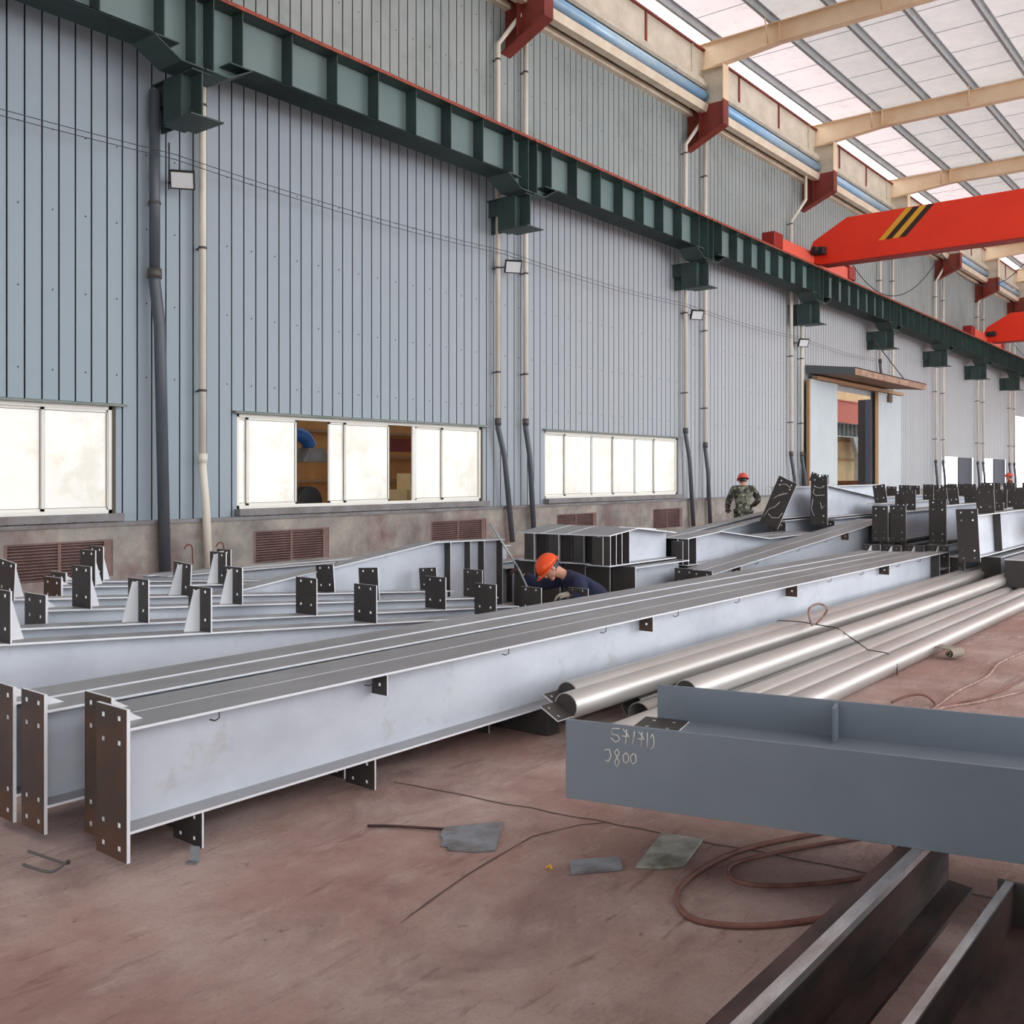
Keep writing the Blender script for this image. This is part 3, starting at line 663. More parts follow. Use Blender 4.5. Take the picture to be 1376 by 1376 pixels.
rbeam('beam with cleats right of all others in the upper layer', 9.95, 17.2, .74, 1.16, 8, .24, 0, cleats=((.2,.2,.32,1),(1.6,.2,.3,1),(2.9,.2,.3,0),(4.4,.2,.3,1)))
GL = 'lower layer of the right pile'
for k, (x, y, w_, h_) in enumerate([(7.75,15.6,.24,.52),(8.05,15.6,.24,.52),(8.58,15.3,.26,.54),(9.0,14.75,.26,.42)]):
    beam('lower beam of the right pile with dark end plate, %s from the left' % ORD[k], x, y, .10, 0, 9, h_, w_-.02, near=(-.06,h_+.0,w_), group=GL)
for k, (x, y) in enumerate([(9.42,15.0),(9.80,14.6)]):
    t = beam('low beam with rounded dark end under the tilted one, %s' % ['left one','right one'][k], x, y, .17, 0, 7, .37, .27, near=(.0,.36,.25,M_blk,0), group=GL, under=(.1,), uh=.165)
# the leaning chalk marked plates
def chalk(parent, strokes, r=.004, name='chalk_marks'):
    b = MB()
    for s_ in strokes: b.tube(s_, r, 4, cap=True)
    return b.build(name, M_chalk, parent)
t = beam('column with leaning chalk marked end plate', 6.22, 14.9, .98, 0, 5, .5, .26, near=None, group='chalk marked columns', roll=0)
b = MB(); mt = tilted(24, 0, 0)
plate(b, -.16, .16, -.12, .68, -.03, -.012, [(s*.09, z_) for s in (-1,1) for z_ in (.62,.55)], .011); ep = b.build('end_plate', [M_blk, M_edge], t, mtx=mt)
c = MB()
for s_ in ([(-.10,.30),(-.02,.42),(-.08,.34),(.03,.46),(-.04,.38),(.08,.48)], [(-.13,-.02),(-.10,.12),(-.02,.2),(.02,.3)], [(-.08,.05),(0,.02),(.10,.06),(.13,.16)], [(-.08,.56),(.0,.6),(.09,.58)]):
    c.tube([(p[0],-.034,p[1]) for p in s_], .005, 4)
c.build('chalk_marks', M_chalk, ep, mtx=mt)
t = beam('column with upright chalk marked end plate', 6.68, 15.7, .98, 0, 6, .5, .24, near=(-.12,.66,.28), group='chalk marked columns', profile=[(0,.54),(2.6,.28),(6,.28)], cleats=((.03,.13,.16,0,0,.08),(.05,.13,.15,0,20,-.14)))
chalk([c_ for c_ in t.children if c_.name.startswith('end_plate')][0], [[(-.06,-.02,.50),(.02,-.02,.48),(.09,-.02,.51)],[(-.08,-.02,.47),(-.10,-.02,.40),(-.05,-.02,.36),(.09,-.02,.37)],[(-.1,-.02,.3),(-.13,-.02,.15),(-.08,-.02,.02)],[(.02,-.02,.25),(.05,-.02,.14),(.10,-.02,.2),(.03,-.02,.16)]], .005)
beam('supporting column under the chalk marked ones, left', 6.26, 15.0, .12, 0, 5, .83, .26, near=(-.03,.80,.3), group='chalk marked columns')
beam('supporting column under the chalk marked ones, right', 6.72, 15.9, .12, 0, 6, .84, .26, near=(-.03,.80,.28), group='chalk marked columns')
beam('long beam with row of cleats in front of the tall doorway', 7.05, 17.2, .72, 0, 11, .46, .22, cleats=((.4,.22,.32,1,-8),(1.7,.2,.3,0),(3.2,.2,.3,1),(4.9,.2,.3,1)), group='far rows of beams')
beam('supporting beam under the doorway row', 7.05, 17.0, .0, 0, 11, .70, .22, near=(.0,.69,.24), group='far rows of beams')
for k, (x, y, h_) in enumerate([(5.2,22,1.05),(5.9,23,1.08),(7.9,27,1.1),(9.3,26,1.12),(10.2,25,1.14),(6.8,31,1.15),(8.6,37,1.16)]):
    cl = tuple((q*1.55+.4, .24, .34, (q+k) % 2, (q*7+k*5) % 9-4) for q in range(6))
    beam('distant beam with cleats, %s of the far rows' % ORD[k], x, y, h_-.5, 0, 9, .5, .22, near=(-.04,.56,.24), cleats=cl, group='far rows of beams')
    beam('distant supporting beam, %s of the bottom row' % ORD[k], x, y+.1, .05, 0, 9, h_-.56, .22, near=(-.04,.45,.24), group='far rows of beams')

# ------------------------------------------------------------------ painted grey beam in the foreground
M_grey = mat('grey_painted_beam', srgb(122,131,141), 0.38, 0.0, srgb(116,125,135), 3.0, 0.5, spec=.5)
M_rust = mat('shaded_rusty_steel', srgb(88,64,60), 0.8, .0, srgb(44,34,33), 7.0, 0.6, stretch=(1,.3,1))  # rust, darkened further to carry the shade at the lower right
M_shine = mat('worn_bright_steel', srgb(206,206,210), 0.3, 0.7, srgb(150,140,140), 12, .5, stretch=(1,.3,1))
A = Vector((10.319,3.484)); d = Vector((1.707,.426)).normalized(); rz = math.atan2(d.y, d.x)
t = thing('painted_beam', 'grey painted steel beam lying on its side with upside down chalk numbers', 'beam', (A.x,A.y,.30), rz)
b = MB(); b.box(0,4.2,0,.014,0,.34); bevel(b.build('front_flange', M_grey, t), .002)
b = MB(); b.box(.17,4.2,.014,.82,.165,.177); b.build('web', M_grey, t)
b = MB(); b.box(.17,4.2,.82,.834,.0,.345); bevel(b.build('rear_flange', M_grey, t), .002)
b = MB(); plate(b, .0, .22, .0, .24, 0, .008, [(.06,.06),(.06,.18),(.16,.06),(.16,.18)], .008)
b.build('splice_plate', [M_blk, M_edge], t, mtx=Matrix.Translation((.12,.55,.187)) @ Matrix.Rotation(R(-90),4,'X'))
b = MB(); b.box(1.02,1.035,.70,.82,.177,.335); b.build('rear_stiffener', M_grey, t)
# chalk digits, upside down (as seen from the front; x to the right, z up)
def gl(strokes, x, z, w_, h_):
    return [[(x+p[0]*w_, -.0015, z+p[1]*h_) for p in s_] for s_ in strokes]
D5 = [[(.9,.95),(.15,.9),(.1,.55),(.7,.5),(.9,.25),(.5,.05),(.0,.3)]]
D4 = [[(.2,.95),(.75,.6),(.9,.5),(.1,.5)],[(.6,.95),(.5,.0)]]
D1 = [[(.6,.95),(.35,.05)]]
D9 = [[(.1,1),(.1,.1)],[(.75,.95),(.95,.6),(.9,.2),(.5,.0)],[(.75,.95),(.5,.7)]]
D8 = [[(.5,1),(.2,.8),(.5,.55),(.8,.3),(.5,0),(.2,.25),(.5,.55),(.8,.8),(.5,1)]]
D0 = [[(.5,1),(.1,.7),(.15,.2),(.5,0),(.9,.3),(.85,.8),(.5,1)]]
DC = [[(.1,.9),(.7,1),(.9,.5),(.6,0),(.2,.1)]]
s_ = gl(D5,.205,.262,.045,.066)+gl(D4,.25,.262,.042,.066)+gl(D1,.292,.262,.03,.062)+gl(D4,.32,.258,.038,.066)+gl(D9,.362,.253,.034,.068)
s_ += gl(DC,.175,.18,.035,.052)+gl(D8,.215,.16,.036,.078)+gl(D0,.257,.182,.03,.044)+gl(D0,.29,.182,.03,.046)
b = MB()
for q in s_: b.tube(q, .0028, 4)
b.build('chalk_numbers', M_chalk, t)
# supports under it
t = thing('rusty_rail', 'rusty rail with worn bright head running under the grey painted beam', 'rail', (11.66,1.0,0))
b = MB(); b.prism([(-.045,.30),(-.05,.27),(-.008,.25),(-.008,.03),(-.1,.02),(-.1,0),(.1,0),(.1,.02),(.008,.03),(.008,.25),(.05,.27),(.045,.30)], 'y', -2.5, 3.3); b.build('rail_body', M_rust, t)
b = MB(); b.prism([(.005,.301),(.048,.301),(.052,.28),(.046,.296)], 'y', -2.5, 3.3); b.build('worn_head', M_shine, t)
t = thing('edge_steel_beam', 'dark beam on its side with bright flange edge at the lower right', 'beam', (12.02,1.0,0))
b = MB(); b.box(-.014,.012,-2.5,2.72,.02,.292); lf = b.build('left_flange', [M_rust], t)
b = MB(); b.box(-.014,.012,-2.5,2.72,.292,.30); b.build('worn_edge', M_shine, lf)
b = MB(); b.box(.012,.46,-2.5,2.72,.14,.152); b.build('web', M_rust, t)
b = MB(); b.box(.44,.46,-2.5,2.72,.02,.28); b.build('right_flange', M_rust, t)
b = MB(); plate(b, -.04, .52, .0, .295, 2.72, 2.74, [(.06,.25),(.15,.25),(.30,.25),(.40,.25)], .009); b.build('end_plate', [M_blk, M_blk], t)

# ------------------------------------------------------------------ round pipes
M_tube = mat('bare_steel_tube', srgb(192,191,188), 0.42, 0.5, srgb(160,150,145), 1.6, 0.45, stretch=(1,.12,1))
def round_pipe(label, p, q, r, cap=False, flangex=False):
    p = Vector(p); q = Vector(q); dd = q-p
    t = thing('round_steel_pipe', label, 'pipe', tuple(p), 0, 'bundle of round steel pipes')
    b = MB(); n = 24; L = dd.length
    for rr, fl in ((r, False), (r-.006, True)):
        vs = []
        for y_ in (0, L):
            for k in range(n): a = 2*math.pi*k/n; vs.append((rr*math.cos(a), y_, rr*math.sin(a)))
        fs = [(k, (k+1) % n, (k+1) % n+n, k+n) for k in range(n)]
        if not fl: fs = [tuple(reversed(f)) for f in fs]
        b.add(vs, fs, 0, True)
    vs = []
    for rr in (r, r-.006):
        for k in range(n): a = 2*math.pi*k/n; vs.append((rr*math.cos(a), 0, rr*math.sin(a)))
    b.add(vs, [(k, (k+1) % n, (k+1) % n+n, k+n) for k in range(n)], 0)
    b.add([(x_, L, z_) for x_, _, z_ in vs], [(k, k+n, (k+1) % n+n, (k+1) % n) for k in range(n)], 0)
    mt = dd.to_track_quat('Y', 'Z').to_matrix().to_4x4()
    b.build('tube', M_tube, t, mtx=mt)
    if cap:
        b = MB(); b.tube([(0,.002,0),(0,.012,0)], r-.004, 24); b.build('end_cap', M_blk, t, mtx=mt)
        b = MB(); plate(b, -.075, .075, -.16, .04, -.004, .004, [(-.04,-.115),(.04,-.115)], .008)
        m2 = mt @ Matrix.Translation((0,0,-.015)) @ Matrix.Rotation(R(-90), 4, 'X') @ Matrix.Rotation(R(180), 4, 'Z')
        b.build('bolt_plate', [M_blk, M_edge], t, mtx=mt @ Matrix.Rotation(R(28),4,'Y') @ Matrix.Translation((0,0,-.02)) @ Matrix.Rotation(R(-90), 4, 'X') @ Matrix.Translation((0,0,.0)) @ Matrix.Scale(-1,4,(0,0,1)) @ Matrix.Scale(-1,4,(0,0,1)))
    return t
round_pipe('pipe with plated near end beside the long front beam', (9.075,5.25,.262), (9.075,15.7,.262), .085, True)
round_pipe('pipe with plated near end, right of the first plated one', (9.255,4.98,.262), (9.255,16.4,.262), .085, True)
round_pipe('lower pipe passing behind the corner of the painted beam', (9.52,5.0,.086), (9.52,15.0,.086), .085)
round_pipe('pipe with black capped end standing over the painted beam', (9.61,5.85,.245), (9.61,17.0,.245), .085, True)
round_pipe('pipe second from the open floor side of the bundle', (9.88,4.9,.086), (9.88,17.2,.086), .085)
round_pipe('pipe on the open floor side of the bundle', (10.06,4.9,.086), (10.10,16.8,.086), .085)
round_pipe('bottom pipe under the plated pair', (9.165,5.9,.086), (9.165,15.6,.086), .085)
round_pipe('bottom pipe left of the one passing behind the painted beam', (9.342,5.7,.086), (9.342,15.4,.086), .085)
round_pipe('pipe in the middle under the black capped one', (9.70,5.2,.086), (9.70,16.2,.086), .085)
b = MB(); b.tube([(8.985,8.6,.30),(9.07,8.6,.355),(9.26,8.62,.358),(9.61,8.6,.338),(9.74,8.57,.27),(9.90,8.54,.185),(10.07,8.51,.182),(10.155,8.49,.10),(10.16,8.48,.01)], .005, 6)
tag(b.build('binding_wire', M_rust), 'thin rusty wire bound over the round pipes', 'wire')
M_sling = mat('sling_rope', srgb(176,150,140), .8, 0, srgb(120,84,76), 20, .5)
b = MB(); b.tube(smooth([(9.42,8.5,.35),(9.38,8.53,.44),(9.37,8.58,.50),(9.42,8.66,.53),(9.48,8.70,.49),(9.46,8.66,.42),(9.42,8.60,.36)]), .011, 7)
tag(b.build('lifting_sling', M_sling), 'small loop of rope standing up on the round pipes', 'rope')

# ------------------------------------------------------------------ floor clutter
M_scrap = mat('grey_scrap_plate', srgb(150,156,164), .6, .2, srgb(112,108,108), 6, .6)
M_scrap2 = mat('pale_scrap_plate', srgb(190,192,182), .7, .1, srgb(120,116,104), 5, .6)
M_hose = mat('reddish_hose', srgb(150,104,92), .7, 0, srgb(104,66,58), 5, .5)
def flat(name, label, cat, pts, th, m, lift=0):
    cx = sum(p[0] for p in pts)/len(pts); cy = sum(p[1] for p in pts)/len(pts)
    b = MB(); b.prism([(p[0]-cx, p[1]-cy) for p in pts], 'z', lift, lift+th)
    o = bevel(b.build(name, m), .002); o.location = (cx,cy,.001); return tag(o, label, cat)
o = flat('scrap_plate', 'torn dark grey steel plate on the floor, left of the others', 'plate', [(9.60,3.49),(9.775,3.73),(9.97,3.43),(9.90,3.36),(9.80,3.30),(9.77,3.33),(9.74,3.32),(9.70,3.38),(9.66,3.40)], .012, M_scrap)
flat('scrap_plate', 'small narrow blue grey plate between two larger scraps', 'plate', [(10.31,3.53),(10.46,3.70),(10.53,3.605),(10.39,3.425)], .016, M_scrap)
flat('scrap_plate', 'pale stained plate beside the coiled hose', 'plate', [(10.45,4.07),(10.64,4.13),(10.72,3.80),(10.66,3.72),(10.565,3.66)], .012, M_scrap2)
b = MB(); b.tube([(9.30,3.28,.01),(9.42,3.36,.012),(9.62,3.47,.012)], .007, 6); tag(b.build('rusty_rod', M_rust), 'thin rusty rod by the torn plate', 'rod')
b = MB(); b.tube(smooth([(11.25,4.95,.012),(11.03,4.53,.012),(10.85,4.14,.012),(10.80,3.80,.012),(10.84,3.52,.012),(10.97,3.37,.012),(11.12,3.39,.012),(11.28,3.53,.012),(11.45,3.8,.012),(11.52,4.1,.012)]), .012, 8)
tag(b.build('rubber_hose', M_hose), 'outer coil of reddish hose on the floor under the painted beam', 'hose')
b = MB(); b.tube(smooth([(11.30,4.75,.012),(11.12,4.45,.012),(10.97,4.17,.012),(10.88,3.93,.012),(10.94,3.80,.012),(11.06,3.80,.012),(11.22,3.94,.012),(11.38,4.18,.012),(11.42,4.4,.04),(11.33,4.6,.03),(11.25,4.62,.012)]), .010, 8)
tag(b.build('rubber_hose', M_hose), 'inner coil of reddish hose lying inside the larger coil', 'hose')
for k, (lab, pts, r_) in enumerate([
    ('pale cable running off to the right beyond the painted beam', [(10.75,7.3,.01),(10.735,7.6,.01),(10.72,8.2,.01),(10.76,8.9,.01),(10.70,9.6,.01),(10.76,10.5,.01),(10.8,11.5,.01)], .012),
    ('thin reddish cable on the floor right of the pipes', [(10.70,7.2,.01),(10.78,7.6,.01),(10.95,8.2,.01),(11.02,9.0,.01),(11.1,10,.01)], .008),
    ('white cable lying straight on the floor beyond the painted beam', [(10.72,7.1,.01),(10.78,7.5,.01),(10.95,7.9,.01),(11.13,8.5,.01),(11.4,9.4,.01)], .011),
    ('arched dark red cable end behind the painted beam', [(10.44,7.45,.01),(10.52,7.56,.05),(10.62,7.62,.06),(10.70,7.60,.02),(10.73,7.5,.01)], .009)]):
    b = MB(); b.tube(smooth(pts), r_, 6); tag(b.build('floor_cable', M_sling if k in (0,2) else M_hose), lab, 'cable')
# curled strip of sheet steel
b = MB(); pts = [(-.22,.0),(-.10,.03),(.02,.035),(.10,.03)]
sp = []
for k in range(22):
    a = math.pi/2 - k*.45; rr = .055-.0018*k; sp.append((.12+rr*math.cos(a), .055+rr*math.sin(a)*.9-.0))
prof_ = [(p[0], p[1]+.07) for p in pts]+sp
for (a, c) in zip(prof_, prof_[1:]):
    b.add([(a[0],-.05,a[1]),(c[0],-.05,c[1]),(c[0],.12,c[1]),(a[0],.12,a[1])], [(0,1,2,3)])
o = b.build('curled_strip', mat('old_canvas_strip', srgb(150,138,126), .8)); o.location = (10.2,9.6,.0); o.rotation_euler = (0,0,R(-20)); m_ = o.modifiers.new('s','SOLIDIFY'); m_.thickness = .008
tag(o, 'curled steel strip on the floor beside the round pipes', 'scrap')
b = MB(); b.tube([(0,0,0),(.015,.01,.012),(.03,0,0)], .006, 6); o = b.build('brass_fitting', M_yellow); o.location = (10.27,3.41,.008); tag(o, 'tiny yellow fitting on the floor left of the narrow plate', 'fitting')
# small tangle of wire by the end plates and the bit of angle at the cleat foot
b = MB(); b.tube(smooth([(8.52,2.02,.02),(8.60,1.98,.05),(8.68,2.05,.02),(8.72,2.1,.06),(8.66,2.12,.03),(8.58,2.0,.1)]), .006, 6); tag(b.build('wire_scrap', M_clamp), 'tangle of grey wire before the front end plates', 'wire')
b = MB(); b.box(-.02,.02,-.004,.004,0,.07); b.box(-.03,.02,-.03,.0,0,.008); o = b.build('angle_scrap', M_scrap); o.location = (9.02,2.52,0); o.rotation_euler = (0,0,R(30)); tag(o, 'small grey angle piece at the foot of the first cleat', 'scrap')

# unseen stack of beams added right of the view to shade the floor
for k, (x, z) in enumerate([(12.86,0),(13.5,0),(12.86,.62),(13.5,.62),(12.86,1.24),(13.5,1.24)]):
    t = thing('painted_beam', 'grey painted beam of the unseen stack added for shade, '+['bottom left one','bottom right one','middle left one','middle right one','top left one','top right one'][k], 'beam', (x,1.25,z), 0, 'unseen beam stack added for shade')
    b = MB(); b.box(-.25,.25,0,2.3,0,.014); b.build('lower_flange', M_grey, t)
    b = MB(); b.box(-.007,.007,0,2.3,.014,.606); b.build('web', M_grey, t)
    b = MB(); b.box(-.25,.25,0,2.3,.606,.62); b.build('upper_flange', M_grey, t)
# ------------------------------------------------------------------ doorway, canopy, hall beyond the wall
M_door = mat('pale_door_sheet', srgb(192,202,206), .5, 0, srgb(180,192,198), .8, .5)
M_tan = mat('tan_edge', srgb(176,140,104), .7)
M_navy = mat('navy_inner_leaf', srgb(58,62,80), .6)
M_navyd = mat('dark_inner_jamb', srgb(36,34,36), .7)
M_canopy = mat('canopy_rusty_fascia', srgb(176,146,126), .7, 0, srgb(130,92,74), 2.5, .5)
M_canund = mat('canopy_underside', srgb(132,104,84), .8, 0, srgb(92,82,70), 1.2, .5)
M_canside = mat('canopy_side_grey', srgb(92,98,102), .6)
for i, (a, c, lab) in enumerate([(31.25,33.78,'pale sliding door leaf with tan edge, left of the doorway'),(37.92,40.72,'pale sliding door leaf right of the doorway')]):
    t = thing('sliding_door', lab, 'door', (.25,(a+c)/2,0), 0)
    b = MB(); b.box(.20,.27,a,c,.02,4.74)
    b.build('leaf', M_door, t, True)
    b = MB(); b.box(.19,.29,a-.03,a+.06,.02,4.76); b.build('edge_strip', M_tan, t, True)
    b = MB(); b.box(.19,.29,a,c,4.70,4.78); b.build('top_strip', M_door, t, True)
t = thing('door_track', 'tan door track above the tall doorway under the canopy', 'track', (.3,36,4.8))
b = MB(); b.box(.14,.34,31.8,40.9,4.80,4.92); b.build('track', M_tan, t, True)
b = MB(); b.box(.2,.36,39.0,39.4,4.45,4.8); b.build('hanger_box', M_canund, t, True)
t = thing('door_canopy', 'rusty canopy sloping out over the tall doorway', 'canopy', (.8,35.4,5.0))
b = MB(); b.prism([(.0,5.28),(1.66,5.10),(1.66,5.07),(0,5.24)], 'y', 31.6, 39.3); b.build('roof_sheet', M_canopy, t, True)
b = MB(); b.box(1.63,1.66,31.6,39.3,4.86,5.10); b.build('front_fascia', M_canopy, t, True)
b = MB(); b.prism([(0,5.27),(1.65,5.09),(1.65,4.87),(0,5.0)], 'y', 31.58, 31.62); b.build('side_sheet', M_canside, t, True)
b = MB(); b.prism([(0,5.27),(1.65,5.09),(1.65,4.87),(0,5.0)], 'y', 39.28, 39.32); b.build('side_sheet', M_canside, t, True)
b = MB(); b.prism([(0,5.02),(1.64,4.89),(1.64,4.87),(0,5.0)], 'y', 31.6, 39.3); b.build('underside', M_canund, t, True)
b = MB(); b.tube([(.25,37.0,6.9),(1.55,36.9,5.12)], .02, 6); b.build('stay_rod', M_clamp, t, True)
t = thing('inner_door', 'dark navy inner leaf standing open inside the doorway', 'door', (-.6,37.9,0))
b = MB(); b.box(-.44,-.15,37.84,37.9,0,4.5); b.build('leaf', M_navyd, t, True)
b = MB(); b.box(-.15,.03,37.80,37.86,0,4.5); b.build('jamb', M_navy, t, True)
for i, (a, c) in enumerate([(50.55,52.98),(57.5,60.08)]):
    b = MB(); b.box(-.1,-.04,a,c,0.98,2.47); o = b.build('shutter_panel', M_navy)
    tag(o, 'blue grey shutter panel half closing the %s bright opening far right' % ['left','right'][i], 'shutter')
# hall beyond
M_cwall = mat('cream_far_cladding', srgb(232,212,166), .7, 0, srgb(214,190,140), 1.5, .5)
M_twall = mat('tan_boards', srgb(214,160,100), .7, 0, srgb(190,132,76), 2.0, .5, stretch=(1,1,.3))
b = MB(); b.box(-6.7,-6.5,30,66,0,9); struct(b.build('wall_beyond', M_cwall), 'cream wall of the hall beyond the doorway')
b = MB(); b.box(-4.2,-4.1,-2,29,0,6); struct(b.build('wall_beyond_windows', M_twall), 'tan boarded wall beyond the windows')
b = MB()
for z in (1.5,2.05,2.6,3.2,4.0): b.box(-4.1,-4.04,-2,29,z,z+.07)
for z in (1.2,2.4,3.4): b.box(-6.5,-6.42,30,66,z,z+.08)
struct(b.build('trim_2', M_tan), 'horizontal rails on the walls beyond')
b = MB(); b.add([(-6.6,-3,9.0),(-.15,-3,9.0),(-.15,30,9.0),(-6.6,30,9.0)], [(0,3,2,1)]); struct(b.build('ceiling_beyond', M_roof), 'roof of the hall beyond')
b = MB(); b.box(-6.2,-5.8,46,66,4.38,5.45); b.box(-6.25,-5.75,46,66,5.45,5.5); b.box(-6.25,-5.75,46,66,4.33,4.38)
tag(b.build('far_crane_bridge', mat('faded_red_crane', srgb(206,92,64), .5)), 'faded red crane girder seen through the tall doorway', 'crane')
t = thing('far_runway_girder', 'pale blue ribbed runway girder seen through the tall doorway', 'girder', (-5.9,55,3.6))
b = MB(); b.box(-6.0,-5.98,46,66,3.65,4.3); b.box(-6.15,-5.85,46,66,3.6,3.65); b.box(-6.15,-5.85,46,66,4.3,4.33); b.build('web', M_galv, t, True)
for k in range(20):
    b = MB(); b.box(-5.98,-5.86,47+k*.6,47.03+k*.6,3.65,4.3); b.build('stiffener', M_ledge_g, t, True)
t = thing('far_hall_column', 'grey column with bracket beyond the tall doorway', 'column', (-5.9,53.6,0))
b = MB(); b.box(-6.1,-5.8,53.4,53.75,0,3.6); b.build('shaft', M_galv, t, True)
b = MB(); b.prism([(52.6,3.6),(54.6,3.6),(53.9,2.7),(53.3,2.7)], 'x', -6.05, -5.85); b.build('bracket', M_galv, t, True)
M_wood = mat('brown_timber', srgb(150,92,58), .8, 0, srgb(110,64,40), 4, .5)
for k in range(5):
    b = MB(); b.box(-2.6+.03*k,-1.6,38.6+.2*(k % 2),41.8-.15*k,.2+k*.24,.436+k*.24)
    tag(b.build('timber_plank', M_wood), 'brown timber beyond the doorway, %s from the bottom of its pile' % ORD[k], 'timber', 'timber pile beyond the doorway')
t = thing('timber_skid', 'low block under the timber pile', 'block', (-2.1,40,0)); b = MB(); b.box(-2.5,-1.7,38.9,39.2,0,.2); b.box(-2.5,-1.7,41.0,41.3,0,.2); b.build('blocks', M_wood, t, True)
t = thing('fume_hood', 'grey extraction hood on a bent blue hose behind the open window gap', 'hood', (-2.0,12.2,0))
M_bhose = mat('blue_hose', srgb(40,110,190), .4, 0, srgb(30,84,150), 30, .5, stretch=(.2,1,1))
b = MB(); pts = [(-2.0,11.4,2.35),(-2.0,11.7,2.43),(-2.0,12.0,2.44),(-2.0,12.25,2.38),(-2.0,12.38,2.2)]
pp = smooth(pts, 8); b.tube(pp, .13, 14, rs=[.13+.008*(k % 2) for k in range(len(pp))]); b.build('hose', M_bhose, t, True)
b = MB(); b.prism([(12.2,2.18),(12.55,2.18),(12.72,1.92),(12.05,1.92)], 'x', -2.2, -1.8); b.build('hood', M_ledge, t, True)
b = MB(); b.box(-2.05,-1.95,11.3,11.4,0,2.4); b.build('stand', M_ledge, t, True)
b = MB(); b.tube([(-2.2,12.3,1.15),(-1.9,12.3,1.15)], .30, 24); b.box(-2.2,-1.9,12.2,12.4,0,.9)
tag(b.build('drum_fan', M_lampb), 'dark round fan drum behind the open window gap', 'fan')
b = MB(); b.box(-2.6,-2.0,15.0,17.2,.0,1.35); b.box(-2.5,-2.1,15.2,15.6,1.35,1.7); tag(b.build('machine_cabinet', M_cwall), 'cream machine behind the narrow open window gap', 'machine')
b = MB(); b.box(-3.6,-3.4,15,19,2.2,2.5); b.box(-3.6,-3.4,15,15.2,0,2.2); b.box(-3.6,-3.4,18.8,19,0,2.2); tag(b.build('red_far_beam', M_redox), 'red beam seen through the narrow open window gap', 'beam')
# red marks on the plinth
for k, y in enumerate((8.38,8.92)):
    b = MB(); b.tube(smooth([(.104,y-.10,.60),(.104,y-.04,.66),(.104,y+.03,.63),(.104,y+.04,.5),(.104,y+.05,.36)]), .009, 4)
    o = b.build('paint_mark', M_redox); o.parent = bpy.data.objects['wall_left_plinth']; o['label'] = 'small red hook shaped paint mark'

# ------------------------------------------------------------------ people
M_skin = mat('skin', srgb(206,150,126), .55)
M_navyc = mat('navy_work_jacket', srgb(40,46,78), .85, 0, srgb(30,34,58), 8, .5)
M_camo = mat('camouflage_cloth', srgb(120,122,106), .9, 0, srgb(52,54,48), 9, .8, lo=.45, hi=.55, col3=srgb(172,168,150), scale3=13, lo3=.56, hi3=.62)
M_hat = mat('orange_hard_hat', srgb(240,82,30), .3)
M_hatr = mat('red_hard_hat', srgb(222,84,70), .35)
M_glove = mat('white_work_glove', srgb(198,190,176), .9, 0, srgb(150,140,128), 12, .5)
M_dglove = mat('dark_work_glove', srgb(66,48,46), .9)
M_brownc = mat('dark_red_jacket', srgb(120,60,50), .9)
def skin_mesh(name, nodes, edges, m, parent, root, sub=2, extra=None, label=None):
    names = list(nodes); idx = {n: i for i, n in enumerate(names)}
    me = bpy.data.meshes.new(name); me.from_pydata([nodes[n][0] for n in names], [(idx[a], idx[b]) for a, b in edges], [])
    ob = bpy.data.objects.new(name, me); COL.objects.link(ob)
    sk = ob.modifiers.new('skin', 'SKIN'); sk.use_smooth_shade = True
    for n, i in idx.items():
        v = me.skin_vertices[0].data[i]; r = nodes[n][1]
        v.radius = r if isinstance(r, tuple) else (r, r); v.use_root = (n == root)
    ss = ob.modifiers.new('subd', 'SUBSURF'); ss.levels = sub; ss.render_levels = sub
    dg = bpy.context.evaluated_depsgraph_get(); ev = ob.evaluated_get(dg)
    me2 = bpy.data.meshes.new_from_object(ev); me2.name = name
    if extra:
        import bmesh
        bm = bmesh.new(); bm.from_mesh(me2)
        for (c, sx, sy, sz, rot) in extra:
            mt = Matrix.Translation(c) @ rot @ Matrix.Diagonal((sx, sy, sz, 1))
            bmesh.ops.create_uvsphere(bm, u_segments=16, v_segments=12, radius=1.0, matrix=mt)
        bm.to_mesh(me2); bm.free()
    for p in me2.polygons: p.use_smooth = True
    me2.materials.clear(); me2.materials.append(m)
    ob.modifiers.clear(); bpy.data.objects.remove(ob)
    o = bpy.data.objects.new(name, me2); COL.objects.link(o); o.parent = parent
    if label: o['label'] = label
    return o
